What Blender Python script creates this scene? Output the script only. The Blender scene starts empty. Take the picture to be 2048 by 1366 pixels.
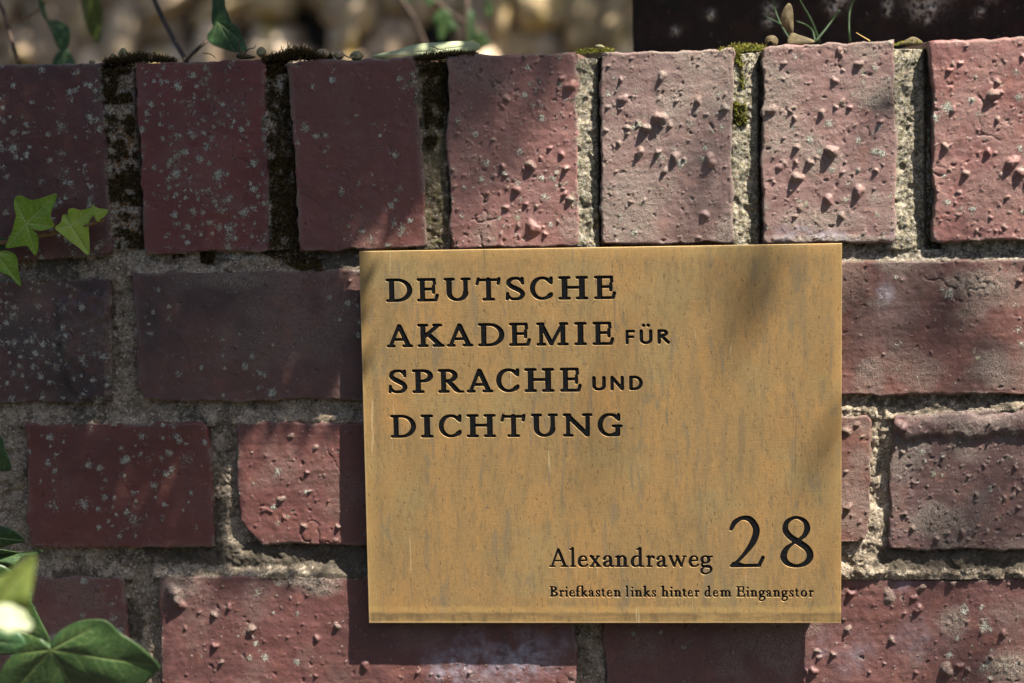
import bpy, math, random
import numpy as np
from mathutils import Vector, Matrix
S = bpy.context.scene
COL = S.collection
random.seed(7)
RNG = np.random.default_rng(11)
# ------------------------------------------------------------------ camera, world, sun, exposure
ZB = 1.25                                    # height of the picture's centre above the ground
CAM = np.array([0.0953068, -1.0995377, 0.1261966 + ZB])
ROT = (1.456924692, 0.0198054607, 0.0841979709)
cd = bpy.data.cameras.new('camera'); cam = bpy.data.objects.new('camera', cd); COL.objects.link(cam)
cam.location = CAM; cam.rotation_euler = ROT
cd.lens = 70; cd.sensor_width = 36; cd.clip_start = 0.02; cd.clip_end = 200
cd.dof.use_dof = True; cd.dof.focus_distance = 1.105; cd.dof.aperture_fstop = 4.6
S.camera = cam
SUNV = np.array([1.6, -1.0, 3.15]); SUNV = SUNV / np.linalg.norm(SUNV)      # towards the sun
w = bpy.data.worlds.new('World'); S.world = w; w.use_nodes = True
wn = w.node_tree; bgn = wn.nodes['Background']
sk = wn.nodes.new('ShaderNodeTexSky'); sk.sky_type = 'NISHITA'; sk.sun_disc = False
sk.sun_elevation = math.asin(SUNV[2]); sk.sun_rotation = math.atan2(SUNV[0], SUNV[1])
sk.air_density = 1.0; sk.dust_density = 2.0; sk.ozone_density = 1.0
wn.links.new(sk.outputs[0], bgn.inputs[0]); bgn.inputs[1].default_value = 0.05
sd = bpy.data.lights.new('sun', 'SUN'); so = bpy.data.objects.new('sun', sd); COL.objects.link(so)
sd.energy = 5.0; sd.angle = math.radians(0.5); sd.color = (1.0, 0.93, 0.82)
so.rotation_euler = Vector(SUNV).to_track_quat('Z', 'Y').to_euler(); so.location = (1, -1, 4)
S.view_settings.view_transform = 'Standard'; S.view_settings.look = 'None'
S.view_settings.exposure = 1.6; S.view_settings.gamma = 1.0; S.view_settings.use_curve_mapping = False
S.cycles.use_denoising = True
try:
    S.cycles.denoiser = 'OPENIMAGEDENOISE'; S.cycles.denoising_prefilter = 'ACCURATE'
except Exception: pass
S.cycles.max_bounces = 6

# ------------------------------------------------------------------ helpers
RM = np.array(__import__('mathutils').Euler(ROT, 'XYZ').to_matrix())
FPX = 70 / 36 * 2048
def P(px, py, y=0.0):                        # where a line of sight meets the plane at depth y
    d = RM @ np.array([(px - 1024) / FPX, -(py - 683) / FPX, -1.0])
    t = (y - CAM[1]) / d[1]
    return CAM + t * d
def PX(px, py, y=0.0):                       # the same for arrays
    px = np.asarray(px, float); py = np.asarray(py, float)
    d = np.stack([(px - 1024) / FPX, -(py - 683) / FPX, -np.ones_like(px)], -1) @ RM.T
    t = (y - CAM[1]) / d[..., 1]
    return CAM + t[..., None] * d
def unP(x, z, y=0.0):
    q = np.stack([x - CAM[0], np.full_like(x, y - CAM[1]), z - CAM[2]], -1) @ RM
    return 1024 + FPX * q[..., 0] / -q[..., 2], 683 - FPX * q[..., 1] / -q[..., 2]
MM = 0.001
PXM = 0.000274                               # metres on the wall for one pixel of the photograph
def _h(ix, iy, seed):
    n = (ix.astype(np.int64) * 374761393 + iy.astype(np.int64) * 668265263 + seed * 974634777) & 0xffffffff
    n = ((n ^ (n >> 13)) * 1274126177) & 0xffffffff
    n = n ^ (n >> 16)
    return (n & 0xffffff) / float(0xffffff)
def vn(x, z, s, seed=0):                     # value noise 0..1, cell size s
    a = x / s; b = z / s
    ia = np.floor(a); ib = np.floor(b); fa = a - ia; fb = b - ib
    fa = fa * fa * (3 - 2 * fa); fb = fb * fb * (3 - 2 * fb)
    ia = ia.astype(np.int64); ib = ib.astype(np.int64)
    v00 = _h(ia, ib, seed); v10 = _h(ia + 1, ib, seed); v01 = _h(ia, ib + 1, seed); v11 = _h(ia + 1, ib + 1, seed)
    return (v00 * (1 - fa) + v10 * fa) * (1 - fb) + (v01 * (1 - fa) + v11 * fa) * fb
def fbm(x, z, s, seed=0, o=3):
    r = 0; a = 1; t = 0
    for k in range(o):
        cs_, sn_ = math.cos(.6 + 1.1 * k), math.sin(.6 + 1.1 * k)
        r = r + a * vn(x * cs_ - z * sn_ + 0.37 * s * k, x * sn_ + z * cs_ - 0.21 * s * k, s / 2 ** k, seed + 17 * k); t += a; a *= 0.5
    return r / t
def sst(e0, e1, v):
    t = np.clip((v - e0) / (e1 - e0), 0, 1); return t * t * (3 - 2 * t)
def tag(o, label=None, cat=None, group=None, kind=None):
    if label: o['label'] = label
    if cat: o['category'] = cat
    if group: o['group'] = group
    if kind: o['kind'] = kind
    return o
def empty(name, loc=(0, 0, 0)):
    o = bpy.data.objects.new(name, None); COL.objects.link(o); o.location = loc; o.empty_display_size = 0.02; return o
def link(name, me, mat=None, parent=None, smooth=True):
    o = bpy.data.objects.new(name, me); COL.objects.link(o)
    if mat and not me.materials: me.materials.append(mat)
    if parent:
        o.parent = parent; o.matrix_parent_inverse = Matrix.Translation(-Vector(parent.location))
    if smooth and len(me.polygons): me.polygons.foreach_set('use_smooth', np.ones(len(me.polygons), bool))
    return o
def npmesh(name, V, F, attrs=None):          # F: (n,3) or (n,4) array
    me = bpy.data.meshes.new(name)
    V = np.asarray(V, np.float32); F = np.asarray(F, np.int32); k = F.shape[1]
    me.vertices.add(len(V)); me.vertices.foreach_set('co', V.ravel())
    me.loops.add(F.size); me.loops.foreach_set('vertex_index', F.ravel())
    me.polygons.add(len(F)); me.polygons.foreach_set('loop_start', np.arange(0, F.size, k, dtype=np.int32))
    me.polygons.foreach_set('loop_total', np.full(len(F), k, np.int32))
    me.update(calc_edges=True)
    for n, a in (attrs or {}).items():
        at = me.attributes.new(n, 'FLOAT_COLOR', 'POINT'); at.data.foreach_set('color', np.asarray(a, np.float32).ravel())
    return me
def mesh_py(name, V, F):
    me = bpy.data.meshes.new(name); me.from_pydata([tuple(v) for v in V], [], F); me.update(); return me
def gridF(nx, nz, off=0):
    i = np.arange(nx - 1)[None, :]; j = np.arange(nz - 1)[:, None]
    a = off + j * nx + i
    return np.stack([a, a + 1, a + nx + 1, a + nx], -1).reshape(-1, 4)
def tube_data(pts, rad, n=7, off=0):
    pts = [Vector(p) for p in pts]; V = []; F = []
    if not hasattr(rad, '__len__'): rad = [rad] * len(pts)
    for i, p in enumerate(pts):
        d = (pts[min(i + 1, len(pts) - 1)] - pts[max(i - 1, 0)]).normalized()
        u = d.cross(Vector((0.13, 0.9, 0.31))).normalized(); v = d.cross(u)
        for k in range(n):
            a = 2 * math.pi * k / n; V.append(p + (u * math.cos(a) + v * math.sin(a)) * rad[i])
    for i in range(len(pts) - 1):
        for k in range(n):
            k2 = (k + 1) % n
            F.append((off + i * n + k, off + i * n + k2, off + (i + 1) * n + k2, off + (i + 1) * n + k))
    F.append(tuple(off + k for k in range(n))[::-1]); F.append(tuple(off + (len(pts) - 1) * n + k for k in range(n)))
    return V, F
def tube(name, pts, rad, mat, parent=None, n=7):
    V, F = tube_data(pts, rad, n); return link(name, mesh_py(name, V, F), mat, parent)
def crom(pts, n=8):                          # Catmull-Rom through points of any dimension
    p = [np.array(q, float) for q in pts]; p = [2 * p[0] - p[1]] + p + [2 * p[-1] - p[-2]]; out = []
    for i in range(1, len(p) - 2):
        for k in range(n):
            t = k / n
            out.append(0.5 * (2 * p[i] + (p[i + 1] - p[i - 1]) * t + (2 * p[i - 1] - 5 * p[i] + 4 * p[i + 1] - p[i + 2]) * t * t
                              + (3 * p[i] - p[i - 1] - 3 * p[i + 1] + p[i + 2]) * t ** 3))
    out.append(p[-2]); return out

# ------------------------------------------------------------------ node helpers and materials
class NT:
    def __init__(s, name):
        s.m = bpy.data.materials.new(name); s.m.use_nodes = True; s.t = s.m.node_tree; s.n = s.t.nodes
        s.b = s.n['Principled BSDF']; s.out = s.n['Material Output']
        s.g = s.n.new('ShaderNodeNewGeometry'); s.pos = s.g.outputs['Position']
    def l(s, a, b): s.t.links.new(a, b)
    def set(s, sock, v):
        if isinstance(v, bpy.types.NodeSocket): s.l(v, sock)
        elif v is not None:
            if isinstance(v, (tuple, list)) and len(v) == 3 and sock.type == 'RGBA': v = (*v, 1)
            sock.default_value = v
    def map(s, vec, scale=(1, 1, 1), rot=(0, 0, 0)):
        m = s.n.new('ShaderNodeMapping'); m.inputs['Scale'].default_value = scale; m.inputs['Rotation'].default_value = rot
        s.l(vec, m.inputs[0]); return m.outputs[0]
    def noise(s, scale, detail=2, rough=0.5, vec=None, dist=0.0):
        n = s.n.new('ShaderNodeTexNoise'); n.inputs['Scale'].default_value = scale; n.inputs['Detail'].default_value = detail
        n.inputs['Roughness'].default_value = rough; n.inputs['Distortion'].default_value = dist
        s.l(vec or s.pos, n.inputs['Vector']); return n.outputs['Fac']
    def vor(s, scale, vec=None, feat='F1', out='Distance', rnd=1.0):
        n = s.n.new('ShaderNodeTexVoronoi'); n.feature = feat; n.inputs['Scale'].default_value = scale
        n.inputs['Randomness'].default_value = rnd
        s.l(vec or s.pos, n.inputs['Vector']); return n.outputs[out]
    def ramp(s, fac, a, b, lo=0.0, hi=1.0):
        n = s.n.new('ShaderNodeMapRange'); n.interpolation_type = 'SMOOTHSTEP'
        n.inputs[1].default_value = a; n.inputs[2].default_value = b; n.inputs[3].default_value = lo; n.inputs[4].default_value = hi
        s.l(fac, n.inputs[0]); return n.outputs[0]
    def math(s, op, a, b=0.0, clamp=False):
        n = s.n.new('ShaderNodeMath'); n.operation = op; n.use_clamp = clamp
        s.set(n.inputs[0], a); s.set(n.inputs[1], b); return n.outputs[0]
    def mix(s, f, a, b, mode='MIX'):
        n = s.n.new('ShaderNodeMix'); n.data_type = 'RGBA'; n.blend_type = mode
        s.set(n.inputs[0], f); s.set(n.inputs[6], a); s.set(n.inputs[7], b); return n.outputs[2]
    def attr(s, name):
        n = s.n.new('ShaderNodeAttribute'); n.attribute_name = name
        c = s.n.new('ShaderNodeSeparateColor'); s.l(n.outputs['Color'], c.inputs[0])
        return c.outputs[0], c.outputs[1], c.outputs[2], n.outputs['Alpha']
    def ocol(s):
        n = s.n.new('ShaderNodeObjectInfo'); return n.outputs['Color'], n.outputs['Random']
    def bump(s, h, strength=0.5, dist=0.001, nrm=None):
        n = s.n.new('ShaderNodeBump'); n.inputs['Strength'].default_value = strength; n.inputs['Distance'].default_value = dist
        s.l(h, n.inputs['Height'])
        if nrm: s.l(nrm, n.inputs['Normal'])
        return n.outputs[0]
    def fin(s, col=None, rough=None, nrm=None, metal=None, spec=None):
        s.set(s.b.inputs['Base Color'], col); s.set(s.b.inputs['Roughness'], rough)
        if nrm: s.l(nrm, s.b.inputs['Normal'])
        s.set(s.b.inputs['Metallic'], metal); s.set(s.b.inputs['Specular IOR Level'], spec)
        return s.m

def m_brick():
    t = NT('fired_brick'); oc, rnd = t.ocol()
    li, dk, mo, wh = t.attr('wear')
    big = t.noise(22, 3, 0.6); mid = t.noise(90, 4, 0.6); fine = t.noise(900, 3, 0.6)
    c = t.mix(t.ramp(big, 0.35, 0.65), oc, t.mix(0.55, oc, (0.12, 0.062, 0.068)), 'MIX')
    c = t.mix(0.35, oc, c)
    c = t.mix(t.ramp(mid, 0.5, 0.75, 0, 0.45), c, (0.26, 0.095, 0.06))            # warmer clay patches
    c = t.mix(t.ramp(fine, 0.35, 0.7, 0.0, 0.30), c, (0.06, 0.035, 0.04))          # dark fine mottling
    c = t.mix(t.ramp(t.noise(2600, 2), 0.6, 0.72, 0, 0.12), c, (0.42, 0.34, 0.30))
    c = t.mix(t.math('MULTIPLY', dk, 0.92), c, (0.028, 0.024, 0.026))
    # pale crumbs and mortar smears
    mf = t.math('MULTIPLY', mo, t.ramp(t.noise(1300, 4, 0.7), 0.40, 0.56))
    c = t.mix(mf, c, t.mix(t.noise(700, 2), (0.19, 0.17, 0.125), (0.44, 0.39, 0.32)))
    # bluish white bloom
    c = t.mix(t.math('MULTIPLY', wh, t.ramp(t.noise(160, 5, 0.65), 0.30, 0.72, 0.0, 0.95)), c, (0.36, 0.35, 0.42))
    # lichen, frilled at its edges
    ln_ = t.noise(620, 5, 0.8, dist=1.0)
    lf = t.ramp(t.math('ADD', t.math('MULTIPLY', li, 1.0), t.math('MULTIPLY', t.math('SUBTRACT', ln_, 0.5), 3.6)), 0.46, 0.60)
    lf = t.math('MULTIPLY', lf, t.ramp(li, 0.03, 0.12))
    lc = t.mix(t.ramp(t.noise(1500, 3, 0.7), 0.38, 0.62), (0.11, 0.105, 0.08), (0.60, 0.60, 0.51)); lc = t.mix(t.ramp(t.noise(45, 2), .5, .62, 0, .5), lc, (.24, .20, .12))
    c = t.mix(lf, c, lc)
    sp_ = t.ramp(t.noise(1500, 3, .65), .685, .72, 0, .8); sp_ = t.math('MULTIPLY', sp_, t.ramp(t.noise(60, 3), .42, .6)); c = t.mix(sp_, c, (.42, .40, .33))
    h = t.math('ADD', t.math('MULTIPLY', fine, 0.35), t.math('MULTIPLY', t.noise(2600, 2), 0.18))
    h = t.math('ADD', h, t.math('MULTIPLY', mid, 0.5))
    h = t.math('ADD', h, t.math('MULTIPLY', mf, 0.7))
    h = t.math('ADD', h, t.math('MULTIPLY', t.math('MULTIPLY', lf, t.noise(1400, 3, 0.7)), 1.0))
    rough = t.math('ADD', t.ramp(mid, 0.3, 0.7, 0.40, 0.58), t.math('MULTIPLY', t.math('MAXIMUM', lf, mf), 0.3), True)
    return t.fin(c, rough, t.bump(h, 0.8, 0.0007), 0.0, 0.45)

def m_mortar():
    t = NT('old_mortar'); dk, gr, li, rs = t.attr('wear')
    a = t.noise(1500, 2, 0.6); b = t.noise(120, 5, 0.65); g = t.vor(1100, out='Color')
    sep = t.n.new('ShaderNodeSeparateColor'); t.l(g, sep.inputs[0]); gv = sep.outputs[0]
    c = t.mix(t.ramp(b, 0.3, 0.7), (0.185, 0.145, 0.10), (0.39, 0.32, 0.235))
    c = t.mix(t.ramp(gv, 0.0, 0.35, 0.65, 0.0), c, (0.05, 0.045, 0.04))
    c = t.mix(t.ramp(gv, 0.8, 1.0, 0.0, 0.7), c, (0.62, 0.55, 0.46))
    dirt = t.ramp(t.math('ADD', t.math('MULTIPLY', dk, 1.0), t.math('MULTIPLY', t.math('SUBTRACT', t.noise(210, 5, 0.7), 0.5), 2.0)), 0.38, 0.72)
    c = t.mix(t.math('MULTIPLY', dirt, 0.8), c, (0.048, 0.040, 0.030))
    c = t.mix(t.math('MULTIPLY', rs, t.ramp(t.noise(330, 4, 0.7), 0.42, 0.58)), c, (0.16, 0.075, 0.022))
    c = t.mix(t.math('MULTIPLY', gr, t.ramp(t.noise(500, 4, 0.7), 0.45, 0.6)), c, (0.13, 0.14, 0.03))
    c = t.mix(t.math('MULTIPLY', li, t.ramp(t.noise(600, 4, 0.7), 0.46, 0.58)), c, (0.55, 0.53, 0.45))
    h = t.math('ADD', a, t.math('MULTIPLY', gv, 0.7))
    return t.fin(c, 0.92, t.bump(h, 0.9, 0.0006), 0.0, 0.25)

def m_brass():
    t = NT('weathered_brass')
    xyz = t.n.new('ShaderNodeSeparateXYZ'); t.l(t.pos, xyz.inputs[0]); PX0, PX1 = P(718,503,-.0085)[0], P(1684,487,-.0085)[0]; PZ1, PZ0 = P(718,503,-.0085)[2], P(1682,1246,-.0085)[2]
    wob = t.math('MULTIPLY', t.math('SUBTRACT', t.noise(150, 3), .5), .0012)
    dl = t.math('SUBTRACT', xyz.outputs[0], PX0); dr = t.math('SUBTRACT', PX1, xyz.outputs[0]); dtp = t.math('SUBTRACT', PZ1, xyz.outputs[2]); dbt = t.math('SUBTRACT', xyz.outputs[2], PZ0)
    dm = t.math('ADD', t.math('MINIMUM', t.math('MINIMUM', dl, dr), t.math('MINIMUM', dtp, dbt)), wob)
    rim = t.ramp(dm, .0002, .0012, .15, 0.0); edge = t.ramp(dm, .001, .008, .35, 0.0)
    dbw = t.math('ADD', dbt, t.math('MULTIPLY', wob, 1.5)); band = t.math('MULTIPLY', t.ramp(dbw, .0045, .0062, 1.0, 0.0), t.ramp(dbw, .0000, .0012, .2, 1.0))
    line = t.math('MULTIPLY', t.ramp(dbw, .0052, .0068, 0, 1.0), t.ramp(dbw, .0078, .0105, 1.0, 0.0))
    st = t.noise(1, 5, 0.62, vec=t.map(t.pos, (60, 60, 22)))           # upright run marks
    st2 = t.noise(1, 4, 0.65, vec=t.map(t.pos, (420, 420, 90)))
    cl = t.noise(26, 5, 0.6)
    c = t.mix(t.ramp(st, 0.36, 0.68), (0.345, 0.226, 0.098), (0.405, 0.232, 0.085))
    c = t.mix(t.ramp(cl, 0.48, 0.66, 0, 0.7), c, (0.33, 0.25, 0.115))
    c = t.mix(t.ramp(st2, 0.48, 0.68, 0, 0.7), c, (0.235, 0.165, 0.08))
    grey = t.ramp(t.noise(1, 3, 0.6, vec=t.map(t.pos, (190, 190, 34)), dist=0.8), 0.57, 0.68, 0, 0.75)
    c = t.mix(grey, c, (0.22, 0.175, 0.11))
    spk = t.ramp(t.noise(1, 2, 0.5, vec=t.map(t.pos, (1100, 1100, 330))), 0.63, 0.72, 0, 0.8)
    c = t.mix(t.ramp(t.noise(1, 4, .7, vec=t.map(t.pos, (700, 700, 300))), .38, .64, .35, 0), c, (0.22, 0.15, 0.07))
    c = t.mix(t.ramp(t.noise(1, 3, .6, vec=t.map(t.pos, (55, 55, 7))), .60, .68, 0, .4), c, (.20, .155, .09))
    c = t.mix(spk, c, (0.17, 0.115, 0.055))
    c = t.mix(t.ramp(t.noise(1300, 1), 0.74, 0.80, 0, 0.7), c, (0.85, 0.68, 0.42))
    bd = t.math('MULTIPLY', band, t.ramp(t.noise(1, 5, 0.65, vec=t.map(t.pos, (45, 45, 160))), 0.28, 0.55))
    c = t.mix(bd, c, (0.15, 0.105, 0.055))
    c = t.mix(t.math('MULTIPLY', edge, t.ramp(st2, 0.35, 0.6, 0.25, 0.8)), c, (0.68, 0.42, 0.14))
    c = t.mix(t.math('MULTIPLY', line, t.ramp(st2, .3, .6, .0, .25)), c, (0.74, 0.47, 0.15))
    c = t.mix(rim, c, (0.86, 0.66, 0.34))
    scr = t.ramp(t.noise(1, 2, 0.5, vec=t.map(t.pos, (900, 900, 9), (0, 0.25, 0))), 0.72, 0.76, 0, 1)
    sc2 = t.ramp(t.noise(1, 2, 0.5, vec=t.map(t.pos, (520, 520, 34), (0, -0.5, 0))), 0.735, 0.77, 0, .4); c = t.mix(sc2, c, (.62, .50, .30))
    sc3 = t.ramp(t.noise(1, 2, 0.5, vec=t.map(t.pos, (330, 330, 20), (0, .34, 0))), 0.71, 0.76, 0, .6); c = t.mix(sc3, c, (.17, .13, .08))
    c = t.mix(t.math('MULTIPLY', scr, 0.35), c, (0.25, 0.18, 0.1))
    h = t.math('ADD', t.math('MULTIPLY', t.noise(1, 3, 0.6, vec=t.map(t.pos, (130, 130, 1500))), 0.5), t.math('MULTIPLY', t.noise(900, 2), 0.4))
    h = t.math('SUBTRACT', h, t.math('MULTIPLY', spk, 0.6))
    rough = t.ramp(st, 0.3, 0.7, 0.46, 0.60)
    return t.fin(c, rough, t.bump(h, 0.3, 0.0004), 0.38, 0.35)

def m_simple(name, col, rough=0.8, nscale=0, ncol=None, nr=(0.4, 0.6), bumps=0, spec=0.3, trans=0, bd=0.001):
    t = NT(name); c = col
    if nscale: c = t.mix(t.ramp(t.noise(nscale, 4, 0.6), nr[0], nr[1]), col, ncol)
    nrm = t.bump(t.noise(nscale * 2 or 300, 4, 0.6), bumps, bd) if bumps else None
    t.fin(c, rough, nrm, 0.0, spec)
    if trans:
        tr = t.n.new('ShaderNodeBsdfTranslucent'); t.set(tr.inputs[0], c)
        mx = t.n.new('ShaderNodeMixShader'); mx.inputs[0].default_value = trans
        t.l(t.b.outputs[0], mx.inputs[1]); t.l(tr.outputs[0], mx.inputs[2]); t.l(mx.outputs[0], t.out.inputs[0])
    return t.m

def m_leaf(name, blade, vein, dark, rough=0.42, trans=0.35):
    t = NT(name); v, d, _, _2 = t.attr('wear')
    c = t.mix(t.ramp(t.noise(130, 4, 0.6), 0.35, 0.65), blade, dark)
    c = t.mix(t.ramp(t.vor(420, feat='DISTANCE_TO_EDGE'), 0.0, 0.09, 0.28, 0.0), c, vein)
    c = t.mix(v, c, vein)
    c = t.mix(t.ramp(t.noise(1400, 2), 0.66, 0.74, 0, 0.4), c, (0.1, 0.07, 0.03))
    h = t.math('SUBTRACT', t.math('MULTIPLY', t.noise(260, 3), 0.6), t.math('MULTIPLY', v, 0.8))
    t.fin(c, rough, t.bump(h, 0.5, 0.0006), 0.0, 0.4)
    tr = t.n.new('ShaderNodeBsdfTranslucent'); t.l(t.mix(1.0, c, (0.75, 1.0, 0.35), 'MULTIPLY'), tr.inputs[0])
    mx = t.n.new('ShaderNodeMixShader'); mx.inputs[0].default_value = trans
    t.l(t.b.outputs[0], mx.inputs[1]); t.l(tr.outputs[0], mx.inputs[2]); t.l(mx.outputs[0], t.out.inputs[0])
    return t.m

def m_moss(name, a, b):
    t = NT(name); oi = t.attr('wear')
    c = t.mix(t.ramp(t.noise(260, 3, 0.6), 0.4, 0.6), a, b)
    c = t.mix(t.math('MULTIPLY', oi[0], 0.45), c, (0.22, 0.16, 0.05))
    return t.fin(c, 0.85, None, 0.0, 0.15)

MB = m_brick(); MMO = m_mortar(); MBR = m_brass()
MBLK = m_simple('black_enamel', (0.006, 0.006, 0.007), 0.25, 900, (0.014, 0.014, 0.015), (0.5, 0.7), 0.35, 0.5, bd=0.0003)

# ------------------------------------------------------------------ bricks
# notable lumps: px, py, radius px, height mm
LUMP = [(1718,128,9,2.6),(1678,101,8,1.8),(1669,161,9,1.6),(1644,226,8,2.6),(1664,302,14,4.2),(1594,294,7,2.4),(1620,325,9,2.2),
 (1594,355,13,3.6),(1717,383,15,3.0),(1657,398,12,2.6),(1601,415,9,1.2),(1683,431,8,2.0),(1544,219,12,2.4),(1560,334,10,1.4),(1684,345,5,1.4),
 (1985,188,13,3.6),(1994,164,7,1.8),(2023,325,16,3.4),(1975,304,9,2.6),(1932,347,8,2.0),(1891,294,9,2.2),(1905,219,8,1.4),(1994,239,6,2.0),
 (2042,345,12,3.0),(1700,215,6,1.6),(1321,236,16,4.4),(1246,198,12,2.4),(1293,256,11,3.8),(1280,304,10,3.0),(1316,304,7,2.8),(1351,314,12,2.8),
 (1329,342,8,2.6),(1324,152,11,2.2),(1396,202,8,2.4),(1450,215,10,2.6),(1420,321,16,3.2),(1410,429,11,1.8),(1340,250,7,1.6),(1255,255,8,1.6),
 (1013,197,8,1.8),(1061,330,11,2.8),(1131,337,8,2.4),(1124,309,7,1.8),(1100,296,6,1.8),(1034,379,9,2.8),(1006,333,7,2.0),(1140,398,8,2.4),
 (1066,455,18,2.6),(1141,171,14,2.6),(1006,213,7,.9),(1123,157,7,1.6),(935,140,8,1.0),(962,152,10,1.0),(1050,112,7,1.8),(1052,408,6,1.4),(1015,415,6,1.6),
 (1839,1223,12,2.8),(1703,1192,9,2.6),(1697,1265,9,1.8),(1785,1285,8,1.8),(2009,1273,9,2.2),(1628,1348,11,2.6),(1908,1171,10,2.6),
 (1847,1179,9,2.0),(1832,1200,9,1.8),(1635,1307,6,1.8),(1668,1314,6,2.0),(1923,1338,9,2.2),(1939,1345,6,2.0),(1780,1198,16,1.4),(1896,1345,16,3.4),
 (502,1258,11,2.4),(430,1292,9,2.4),(428,1229,8,2.2),(457,1214,8,1.6),(634,1277,9,1.6),(674,1252,8,2.0),(350,1185,22,3.6),(358,1205,17,3.4),
 (561,1000,9,1.8),(613,946,6,1.6),(630,896,7,1.4),(581,873,7,1.0),(607,1053,7,1.8),(675,1055,6,1.8),(670,1083,7,1.4),(566,1036,6,1.2),
 (1926,1069,9,2.0),(1874,1080,6,1.6),(1826,1058,6,1.6),(1697,1016,10,2.6),(1693,863,10,1.6),(1715,850,8,1.4),(1720,1045,6,.9),
 (730,1005+325,12,1.8),(940,1345,6,1.4),(770,1268,9,1.2),(835,1345,6,1.6)]
LW = [(P(a, b)[0], P(a, b)[2], r * PXM, h * MM) for a, b, r, h in LUMP]

def pip(x, z, poly):
    ins = np.zeros(x.shape, bool); n = len(poly)
    for i in range(n):
        x1, z1 = poly[i]; x2, z2 = poly[(i + 1) % n]
        c = ((z1 > z) != (z2 > z)) & (x < (x2 - x1) * (z - z1) / ((z2 - z1) or 1e-12) + x1); ins ^= c
    return ins
def segd(x, z, a, b):
    dx, dz = b[0] - a[0], b[1] - a[1]; L = dx * dx + dz * dz + 1e-18
    t = np.clip(((x - a[0]) * dx + (z - a[1]) * dz) / L, 0, 1)
    return np.hypot(x - a[0] - t * dx, z - a[1] - t * dz)

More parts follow.
